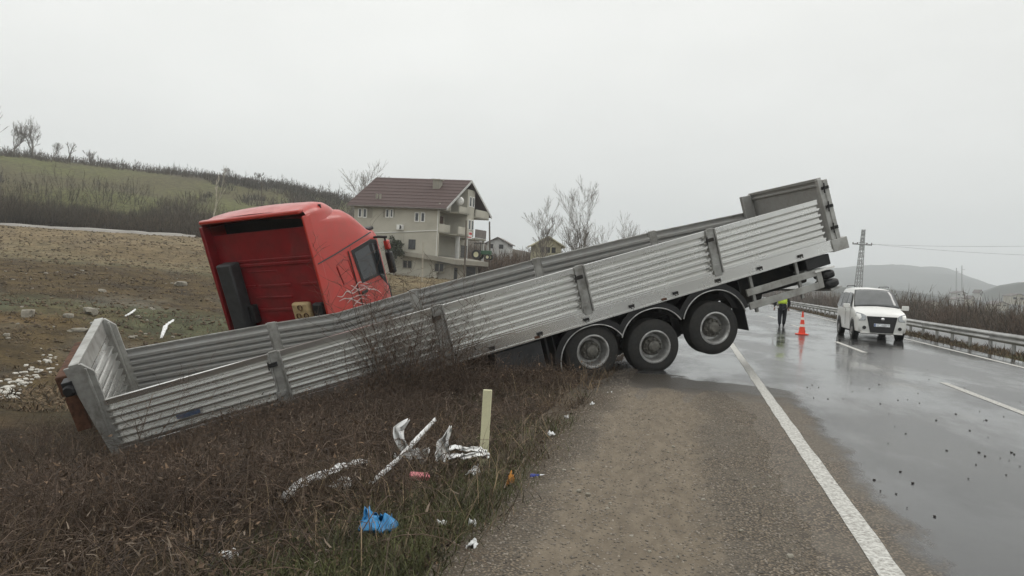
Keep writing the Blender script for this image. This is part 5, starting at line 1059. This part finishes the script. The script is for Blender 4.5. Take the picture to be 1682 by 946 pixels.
# other houses
def small_house(label, base, w, d, h, rh, yaw, wall, roofm, wins, name='house'):
    t = thing(name, label, 'house', base, yaw)
    b = MB(); b.box(-w / 2, w / 2, -d / 2, d / 2, -1.5, h); b.add([(-w / 2, -d / 2, h), (w / 2, -d / 2, h), (0, -d / 2, h + rh), (-w / 2, d / 2, h), (w / 2, d / 2, h), (0, d / 2, h + rh)], [(0, 1, 2), (3, 5, 4)]); b.build('wall', wall, t)
    o_ = w / 2 + .45; z_ = h - .45 * rh / (w / 2); b = MB()
    for sg in (-1, 1): b.prism([(sg * o_, -d / 2 - .4, z_), (0, -d / 2 - .4, h + rh + .02), (0, d / 2 + .4, h + rh + .02), (sg * o_, d / 2 + .4, z_)], (0, 0, .16))
    b.build('roof', roofm, t)
    for (x0, x1, z0, z1) in wins:
        b = MB(); b.box(x0 - .06, x1 + .06, -d / 2 - .04, -d / 2 + .02, z0 - .06, z1 + .06); f_ = b.build('window', wall, t); b = MB(); b.box(x0, x1, -d / 2 - .055, -d / 2 - .03, z0, z1); b.build('pane', M['black'], f_)
    return t
Y = 100; g = on(894, Y); zz = at(894, 416, Y)[2]; small_house('small pale yellow gabled house behind the bent trailer side', (g[0], g[1], zz - 1.15), 3.3, 5, 2.1, .95, rad(4), M['yellow'], M['yellow'], ((-.95, -.45, 1.15, 1.85), (-.25, .25, 1.15, 1.85), (.45, .95, 1.15, 1.85)))
Y = 150; g = on(819, Y); zz = at(819, 392, Y)[2]; small_house('white house with grey gable roof peeking over brown scrub right of the large house', (g[0], g[1], zz - 3.2), 4.0, 6, 2.2, 1.0, rad(-8), M['whitewash'], M['grey_roof'], ((-1.6, -.8, 1.2, 2.0), (.3, 1.1, 1.2, 2.0)))
for (px, py, Y, w, h, lab) in ((1574, 482, 420, 9, 3.2, 'white flat house in the misty valley, highest of the far houses'), (1573, 492, 400, 8, 2.6, 'dim grey-white shed just below the highest far white house'), (1530, 499, 330, 8, 3.0, 'pale ochre house in the valley scrub right of the minivan'),
        (1667, 487, 360, 12, 4.2, 'pale two-tone house at the right photo edge in the valley'), (1638, 500, 300, 9, 1.8, 'long low pale shed in the valley scrub near the right edge'), (1592, 490, 380, 2.4, 4.4, 'narrow cream tower-like hut in the valley'), (1606, 480, 420, 2.0, 5.0, 'slim white gable house end in the distant valley')):
    P = at(px, py, Y); small_house(lab, (P[0], P[1], P[2] - h * .5), w * .62, 5, h * .55, 1.0, rad(5), M['whitewash'] if 'white' in lab else M['wall'], M['grey_roof'], ((-w * .22, -w * .08, h * .2, h * .42), (w * .06, w * .2, h * .2, h * .42)))

# green farm tractor on the house terrace
P = at(793, 414, 92); ft = thing('farm_tractor', 'small green farm tractor parked on the terrace at the right end of the house', 'tractor', (P[0], P[1], P[2] - .9), rad(-20)); ft.scale = (.8,) * 3
b = MB(); b.box(-.2, 1.3, -.35, .35, .75, 1.35); b.build('bonnet', M['tractor_green'], ft, None, bevel=.08)
b = MB(); b.box(-1.2, -.15, -.5, .5, .8, 1.2); b.build('fender', M['tractor_green'], ft, None, bevel=.06)
b = MB()
for x in (-1.15, -.2):
    for y in (-.48, .48): b.tube([(x, y, 1.2), (x, y, 2.35)], .04, 5)
b.box(-1.3, -.1, -.6, .6, 2.33, 2.42); b.build('cab_frame', M['black'], ft)
for x, y, r_ in ((-.75, -.62, .72), (-.75, .62, .72), (1.0, -.55, .42), (1.0, .55, .42)):
    b = MB(); b.lathe([(r_ * .55, -.12), (r_ * .95, -.14), (r_, -.08), (r_, .08), (r_ * .95, .14), (r_ * .55, .12)], (x, y, r_), (0, 1, 0), (0, 0, 1), 22); w = b.build('wheel', M['rubber'], ft, 35); b = MB(); b.lathe([(0, -.05), (r_ * .55, -.1), (r_ * .55, .1), (0, .05)], (x, y, r_), (0, 1, 0), (0, 0, 1), 18); b.build('rim', M['cream'], w, 35)

# ------------------------------------------------------------------ poles, pylon, masts, wires
def pole(label, px, py0, py1, Y, r, m, dx=0, arm=0, name='utility_pole'):
    g = on(px, Y); top = at(px + dx, py1, Y); t = thing(name, label, 'pole', g); b = MB(); d = np.array(top) - g; b.tube([(0, 0, -.4), d * .5, d], [r, r * .85, r * .7], 8); b.build('shaft', m, t, 40)
    if arm: b = MB(); b.box(d[0] - arm, d[0] + arm, d[1] - .06, d[1] + .06, d[2] - .5, d[2] - .38); b.build('cross_arm', m, t)
pole('wooden pole standing on the hillside above the red cab', 428, 335, 291, 135, .13, M['wood'], 2)
pole('dark leaning pole before the house balconies', 763, 450, 362, 88, .11, M['wood'], 3)
pole('wooden pole right of the house beyond the white roof', 805, 400, 364, 110, .14, M['wood'], -1)
pole('thin pale post in front of the house wall', 694, 452, 397, 86, .07, M['bark_pale'], 1, name='post')
g = on(1407, 200); py = thing('lattice_pylon', 'steel lattice power pylon rising behind the white minivan', 'pylon', g)
top = at(1418.5, 377, 200) - g; b = MB(); hb_ = .9
for i in (-1, 1):
    for j in (-1, 1): b.tube([(i * hb_, j * hb_, -.5), top + np.array([i * .28, j * .28, 0])], .10, 4)
b.build('leg', M['steel'], py); b = MB(); nl = 12
for k in range(nl):
    t0, t1 = k / nl, (k + 1) / nl; w0, w1 = hb_ + (.28 - hb_) * t0, hb_ + (.28 - hb_) * t1
    for (i, j, i2, j2) in ((-1, -1, 1, -1), (1, -1, -1, -1), (-1, 1, 1, 1), (1, -1, 1, 1), (-1, -1, -1, 1), (1, 1, -1, 1)):
        b.tube([top * t0 + np.array([i * w0, j * w0, 0]), top * t1 + np.array([i2 * w1, j2 * w1, 0])], .06, 4, False)
b.build('bracing', M['steel'], py)
za = at(1416, 402, 200) - g; b = MB(); b.tube([za + np.array([-2.4, 0, .1]), za + np.array([2.5, 0, 0])], .12, 4); b.tube([za + np.array([-2.4, 0, .1]), za + np.array([0, 0, .7]), za + np.array([2.5, 0, 0])], .06, 4)
b.build('cross_arm', M['steel'], py)
for x in (-2.3, -1.2, 1.2, 2.4): b = MB(); b.lathe([(0, .5), (.12, .45), (.16, .2), (.12, 0), (0, 0)], za + np.array([x, 0, .1]), (0, 0, 1), (1, 0, 0), 8); b.build('insulator', M['grey_roof'], py)
for k, (p0, p1) in enumerate((((1433, 401), (1900, 422)), ((1400, 400), (1900, 396)))):
    A_, B_ = at(*p0, 200), at(*p1, 190); b = MB(); b.tube([A_ + (B_ - A_) * t - np.array([0, 0, 4 * 1.0 * t * (1 - t)]) for t in np.linspace(0, 1, 13)], .022, 4)
    tag(b.build('power_line', M['dkgrey']), ('lower', 'upper')[k] + ' power line running right from the lattice pylon', 'power line')
for px, y0, y1, lab in ((1571, 466, 440, 'shorter of two faint masts on the misty valley ridge'), (1580, 470, 436, 'taller of two faint masts on the misty valley ridge')):
    A_, B_ = at(px, y0 + 12, 900), at(px, y1, 900); t = thing('transmission_mast', lab, 'mast', A_); b = MB(); d = B_ - A_; b.tube([(0, 0, -2), d], [.9, .45], 5); b.build('shaft', M['steel'], t)
    b = MB(); b.box(-2.2, 2.2, -.2, .2, d[2] * .85, d[2] * .85 + .4); b.build('cross_arm', M['steel'], t)

# ------------------------------------------------------------------ stones, clods, litter
def rock_mesh(seed, sx, sy, sz, m, name):
    R = random.Random(seed); import bmesh; bm = bmesh.new(); bmesh.ops.create_icosphere(bm, subdivisions=2, radius=1)
    off = [R.uniform(-5, 5) for _ in range(3)]
    for v in bm.verts:
        c = v.co; k = 1 + .8 * float(fbm(c.x * 1.3 + off[0], c.y * 1.3 + c.z * 1.7 + off[1], seed % 17, 2)); q = c * k; q = Vector((max(-.95, min(.9, q.x)), max(-.9, min(.95, q.y)), max(-.8, min(.7, q.z)))); v.co = (q.x * sx, q.y * sy, q.z * sz)
    me = bpy.data.meshes.new(name); bm.to_mesh(me); bm.free(); me.materials.append(m); me.polygons.foreach_set('use_smooth', np.ones(len(me.polygons), bool)); me.set_sharp_from_angle(angle=rad(35)); return me
def put(name, me, P, rz, label, cat, group=None, sc=1.0, dz=0.0, rx=0.0):
    o = bpy.data.objects.new(name, me); C.objects.link(o); o.location = (P[0], P[1], P[2] + dz); o.rotation_euler = (rx, 0, rz); o.scale = (sc,) * 3; return tag(o, label, cat, group)
RW = [rock_mesh(20 + k, 1, .8, .6, M['rubble'], 'stone') for k in range(5)]
RM = [rock_mesh(k, 1, .8, .6, M['stone'], 'stone') for k in range(5)]
for (px, py, s_, sx, lab) in ((46, 519, .42, 1.0, 'square grey block of masonry lying in the field at far left'), (148, 515, .45, 1.8, 'long flat pale slab in the field above the trailer headboard'), (112, 521, .25, 1.2, 'pale broken stone left of the long flat slab'),
        (297, 470, .5, 1.2, 'pale boulder in the field left of the red cab'), (168, 480, .3, 1.0, 'small grey stone in the mid field'), (128, 545, .25, 2.2, 'flat pale fragment upright beside the trailer headboard')):
    P = hit(px, py); put('stone', rock_mesh(len(lab), s_ * sx * .75, s_ * .6, s_ * .55, M['stone'], 'stone'), P, .3 * len(lab), lab, 'stone', dz=s_ * .25)
R = random.Random(5)
for k in range(90):                              # rubble line in the ditch left of the headboard
    t = R.random() ** .8; px = 100 - 108 * t + R.gauss(0, 7); py = 588 + 62 * t + R.gauss(0, 9); P = hit(px, py)
    put('stone', RW[k % 5], P, R.uniform(0, 6), 'pale rubble stone in the line of debris running along the ditch at far left', 'stone', 'rubble line in the ditch', R.uniform(.03, .11), .02)
for k in range(40):
    px = R.uniform(0, 330); py = R.uniform(440, 560); P = hit(px, py); put('stone', RM[k % 5], P, R.uniform(0, 6), 'small stone scattered over the brown field left of the trailer', 'stone', 'stones scattered on the field', R.uniform(.05, .16), .02)
CM = [rock_mesh(50 + k, 1, .8, .55, M['clod'], 'mud_clod') for k in range(4)]
spots = [(1296, 590), (1345, 636), (1400, 643), (1385, 655), (1326, 636), (1334, 632), (1331, 638), (1475, 657), (1491, 656), (1470, 700), (1488, 712), (1446, 663), (1620, 690), (1661, 743), (1666, 746), (1608, 743), (1618, 749), (1603, 763), (1643, 752), (1653, 780), (1436, 788), (1446, 806), (1472, 811), (1490, 834), (1535, 848), (1570, 680), (1593, 707), (1526, 623), (1508, 646), (1676, 660), (1360, 655), (1238, 655), (1352, 706), (1459, 728), (1538, 690), (1555, 740)]
for k in range(20): spots.append((R.uniform(1290, 1682), R.uniform(585, 800)))
for k, (px, py) in enumerate(spots):
    P = gz_ = EYE + ray(px, py) * (-(CAM_H - .008) / ray(px, py)[2]); L_ = P[0] * cY - P[1] * sY
    if 1.35 < L_ < 8: put('mud_clod', CM[k % 4], P, R.uniform(0, 6), 'small dark clod of mud lying on the wet road surface', 'mud clod', 'mud clods scattered over the wet road', R.uniform(.007, .018), .002)
for k in range(26):
    px, py = R.uniform(900, 1330), R.uniform(630, 930); P = EYE + ray(px, py) * (-CAM_H / ray(px, py)[2]); L_ = P[0] * cY - P[1] * sY
    if -1.1 < L_ < 1.1: put('stone', RM[k % 5], P, R.uniform(0, 6), 'loose pebble lying on the gravel shoulder', 'pebble', 'loose pebbles on the gravel shoulder', R.uniform(.012, .024), .016)

def crumple(name, w, l, h, seed, m, label, cat, P, rz, nx=16, ny=16, fold=1.0, group=None, dz=.02, bend=0.0):
    b = MB(); rows = []
    for i in range(nx + 1):
        row = []
        for j in range(ny + 1):
            x, y = (i / nx - .5), (j / ny - .5); z = h * (float(fbm(x * 5 + seed, y * 5, seed, 3)) * fold + .35 * (1 - 4 * y * y)) + bend * max(0, x) ** 2 * 4
            jx = .16 * float(vnoise(x * 6 + seed * 3.1, y * 6, seed + 4)); jy = .16 * float(vnoise(x * 6, y * 6 + seed * 1.7, seed + 8)); row.append(((x + jx) * l, (y + jy) * w, z))
        rows.append(row)
    b.grid(rows); o = b.build(name, m, None, 50, solid=.003); o.location = (P[0], P[1], P[2] + dz); o.rotation_euler.z = rz; return tag(o, label, cat, group)
def bent_strip(name, pts_px, w, th, m, label, cat, lift=.05, seed=1, n=28):
    """a torn strip of sheet laid along ground points; pts_px = (px, py, height above the ground)"""
    K = []
    for (px, py, hh) in pts_px: 
        g = hit(px, py); K.append(g + np.array([0, 0, hh]))
    K = np.array(K); o0 = K[0].copy(); tt = np.linspace(0, len(K) - 1, n); q = np.stack([np.interp(tt, np.arange(len(K)), K[:, i]) for i in range(3)], 1) - o0
    b = MB(); top = []
    for i in range(n):
        d = q[min(i + 1, n - 1)] - q[max(i - 1, 0)]; sd = np.array([-d[1], d[0], 0]); sd /= np.linalg.norm(sd) + 1e-9; ww = w * (1 + .5 * float(vnoise(i * .7, 0, seed))) * (.45 + .55 * math.sin(math.pi * (.1 + .8 * i / (n - 1)))); zj = .03 * float(vnoise(i * .9, 3, seed)) * (w > .05)
        row = []
        for k in range(7):
            s_ = k / 6 - .5; row.append(q[i] + sd * s_ * ww + np.array([0, 0, th * (1 - 4 * s_ * s_) + zj + .35 * w * float(vnoise(i * .8 + k, k * 1.3, seed + 2)) * (w > .05)]))
        top.append(row)
    b.grid(top); o = b.build(name, m, None, 50, solid=.004); o.location = o0; return tag(o, label, cat)
bent_strip('plastic_strip', ((463, 832, .06), (500, 815, .12), (548, 795, .12), (602, 770, .08)), .115, .03, M['plastic'], 'long torn strip of white plastic sheet in the grass left of the broken gutter', 'plastic strip', seed=3)
bent_strip('plastic_scrap', ((540, 812, .05), (568, 800, .08), (570, 812, .05)), .08, .02, M['plastic'], 'small curled white scrap below the long torn plastic strip', 'plastic scrap', seed=6)
bent_strip('gutter_pipe', ((608, 815, .10), (640, 792, .14), (656, 780, .16)), .05, .03, M['plastic'], 'crushed lower end of white gutter pipe lying in dead grass', 'gutter', seed=8)
bent_strip('gutter_pipe', ((655, 781, .17), (712, 736, .30)), .046, .035, M['plastic'], 'straight white gutter pipe propped up in the grass', 'gutter', seed=40)
def upright(name, pts_px, Y, ws, label, cat, seed, m=M['plastic']):
    K = np.array([at(px, py, Y) for px, py in pts_px]); o0 = K[0].copy(); n = 22; tt = np.linspace(0, len(K) - 1, n); q = np.stack([np.interp(tt, np.arange(len(K)), K[:, i]) for i in range(3)], 1) - o0; w = np.interp(tt, np.arange(len(K)), ws); b = MB(); rows = []
    for i in range(n):
        d = q[min(i + 1, n - 1)] - q[max(i - 1, 0)]; sd = np.array([d[2], 0, -d[0]]); sd /= np.linalg.norm(sd) + 1e-9
        rows.append([q[i] + sd * (k / 6 - .5) * w[i] * (1 + .4 * float(vnoise(i * .6, k, seed))) + np.array([0, .06 * math.sin(k * 1.2 + i * .5) + .09 * float(vnoise(i * .7, k * .9, seed + 1)), 0]) for k in range(7)])
    b.grid(rows); o = b.build(name, m, None, 50, solid=.005); o.location = o0; return tag(o, label, cat)
upright('plastic_sheet', ((671, 690), (652, 706), (660, 726), (672, 748), (690, 752), (704, 738)), 7.9, (.03, .11, .10, .12, .16, .05), 'crumpled white plastic piece with a raised pointed corner in the grass', 'plastic sheet', 12)
upright('plastic_sheet', ((740, 701), (734, 716), (727, 730), (726, 746), (724, 757)), 7.4, (.02, .06, .11, .13, .09), 'torn white plastic piece standing up left of the cream delineator post', 'plastic sheet', 15)
upright('loose_slat', ((738, 736), (760, 735), (784, 738), (800, 741)), 7.1, (.025, .03, .025, .02), 'upper thin white slat leaning behind the cream delineator post', 'plastic slat', 17)
upright('loose_slat', ((737, 752), (760, 748), (786, 746), (804, 746)), 7.0, (.03, .03, .03, .025), 'lower thin white slat ending at the cream delineator post', 'plastic slat', 19)
P = hit(777, 785); crumple('plastic_pouch', .08, .12, .07, 22, M['plastic'], 'small translucent white pouch at the foot of the cream delineator post', 'pouch', P, 1.0, dz=.05)
# blue bag
P = hit(618, 884); bagm = MB(); R = random.Random(3); rows = []
for i in range(22):
    a = 2 * math.pi * i / 21; row = []
    for j in range(14):
        t = j / 13; r_ = .135 * math.sin(math.pi * (.08 + .80 * t)) * (1 + .55 * float(vnoise(math.cos(a) * 2.4 + 5, math.sin(a) * 2.4 + t * 4, 9))) ; row.append((r_ * math.cos(a) * 1.15, r_ * math.sin(a) * .9, .13 * t + .10 * float(vnoise(math.cos(a) * 3 + 9, math.sin(a) * 3 + t * 3, 4)) * t))
    rows.append(row)
bagm.grid(rows)
for (dx, hh, w_) in ((-.085, .20, .075), (.10, .15, .065)):
    rr2 = []
    for i in range(10):
        t = i / 9; c = np.array([dx * (.5 + .55 * t), .01 * math.sin(t * 7), .05 + (hh - .05) * t]); rr2.append([c + np.array([(k / 5 - .5) * w_ * (1.5 - .8 * t), .03 * math.sin(k * 1.7 + i * .8), .012 * math.sin(k * 3 + i)]) for k in range(6)])
    bagm.grid(rr2)
o = bagm.build('plastic_bag', M['blue'], None, 25, solid=.002); o.scale = (.78, .78, .9); o.location = (P[0], P[1], P[2] + .02); tag(o, 'crumpled bright blue plastic bag lying in the grass', 'bag')
P = hit(688, 796); b = MB(); b.box(-.085, .085, -.04, .04, 0, .05); o = b.build('packet', M['pink'], None, None, bevel=.012); o.location = (P[0], P[1], P[2] + .05); o.rotation_euler = (.3, .1, .35); tag(o, 'pink cardboard packet in the grass right of the gutter pipe', 'packet')
P = hit(838, 800); crumple('wrapper', .05, .06, .09, 31, M['orange_foil'], 'orange crumpled snack wrapper at the grass edge left of the drinks can', 'wrapper', P, 1.2, dz=.05)
P = hit(885, 790); can = thing('drinks_can', 'blue and silver drinks can lying at the edge of the gravel', 'can', (P[0], P[1], P[2] + .028), rad(-4)); can.scale = (1.12,) * 3
for nm, m_, pr in (('can_body', M['can_blue'], [(0, -.063), (.022, -.066), (.027, -.058), (.027, .004)]), ('can_half', M['can_white'], [(.027, .004), (.027, .056), (.022, .066), (.02, .063), (0, .063)])):
    b = MB(); b.lathe(pr, (0, 0, 0), (1, 0, 0), (0, 0, 1), 20); b.build(nm, m_, can, 40)
for k, (px, py, s_, lab) in enumerate(((725, 868, .07, 'pale torn paper scrap right of the blue bag'), (375, 918, .10, 'dirty white crumpled paper low on the bank'), (973, 668, .07, 'white paper scrap beside the verge grass near the wheels'), (1001, 651, .08, 'reddish-white wrapper at the top of the verge edge'), (905, 718, .08, 'thin white foil scrap on the gravel edge'),
        (775, 905, .09, 'pale flattened paper on the gravel at the bottom'), (437, 760, .07, 'small white scrap under the trailer edge'), (930, 690, .05, 'tiny pale paper crumb at the verge'), (775, 868, .05, 'short pale stick-like scrap between bag and gravel'), (651, 757, .07, 'small white plastic crumb beside the gutter pipe'))):
    P = hit(px, py); crumple('paper_scrap', s_ * .7, s_, .05, 60 + k, M['plastic'], lab, 'litter', P, k * .9, 8, 8, dz=.03)
bent_strip('plastic_board', ((264, 560, .1), (272, 552, .45), (284, 545, .50)), .15, .03, M['plastic'], 'bent white plastic board sticking up behind the trailer far side', 'board', seed=33)
bent_strip('plastic_board', ((205, 522, .05), (215, 518, .12), (222, 514, .15)), .12, .04, M['plastic'], 'white bent plastic piece lying in the field right of the headboard', 'board', seed=35)
P = hit(8, 888); crumple('plastic_bag', .3, .5, .14, 77, M['grey_roof'], 'grey crumpled bag at the lower left photo edge', 'bag', P, .4, dz=.05)

# ------------------------------------------------------------------ haze
hz = MB(); hz.box(-3200, 3200, -3200, 3200, -95, 260)
hm = bpy.data.materials.new('haze'); hm.use_nodes = True; t = hm.node_tree; t.nodes.clear(); o_ = t.nodes.new('ShaderNodeOutputMaterial'); pv = t.nodes.new('ShaderNodeVolumePrincipled')
pv.inputs['Color'].default_value = (.93, .965, .985, 1); pv.inputs['Density'].default_value = HAZE; pv.inputs['Anisotropy'].default_value = 0.0; t.links.new(pv.outputs[0], o_.inputs['Volume'])
tag(hz.build('haze', hm), kind='stuff')
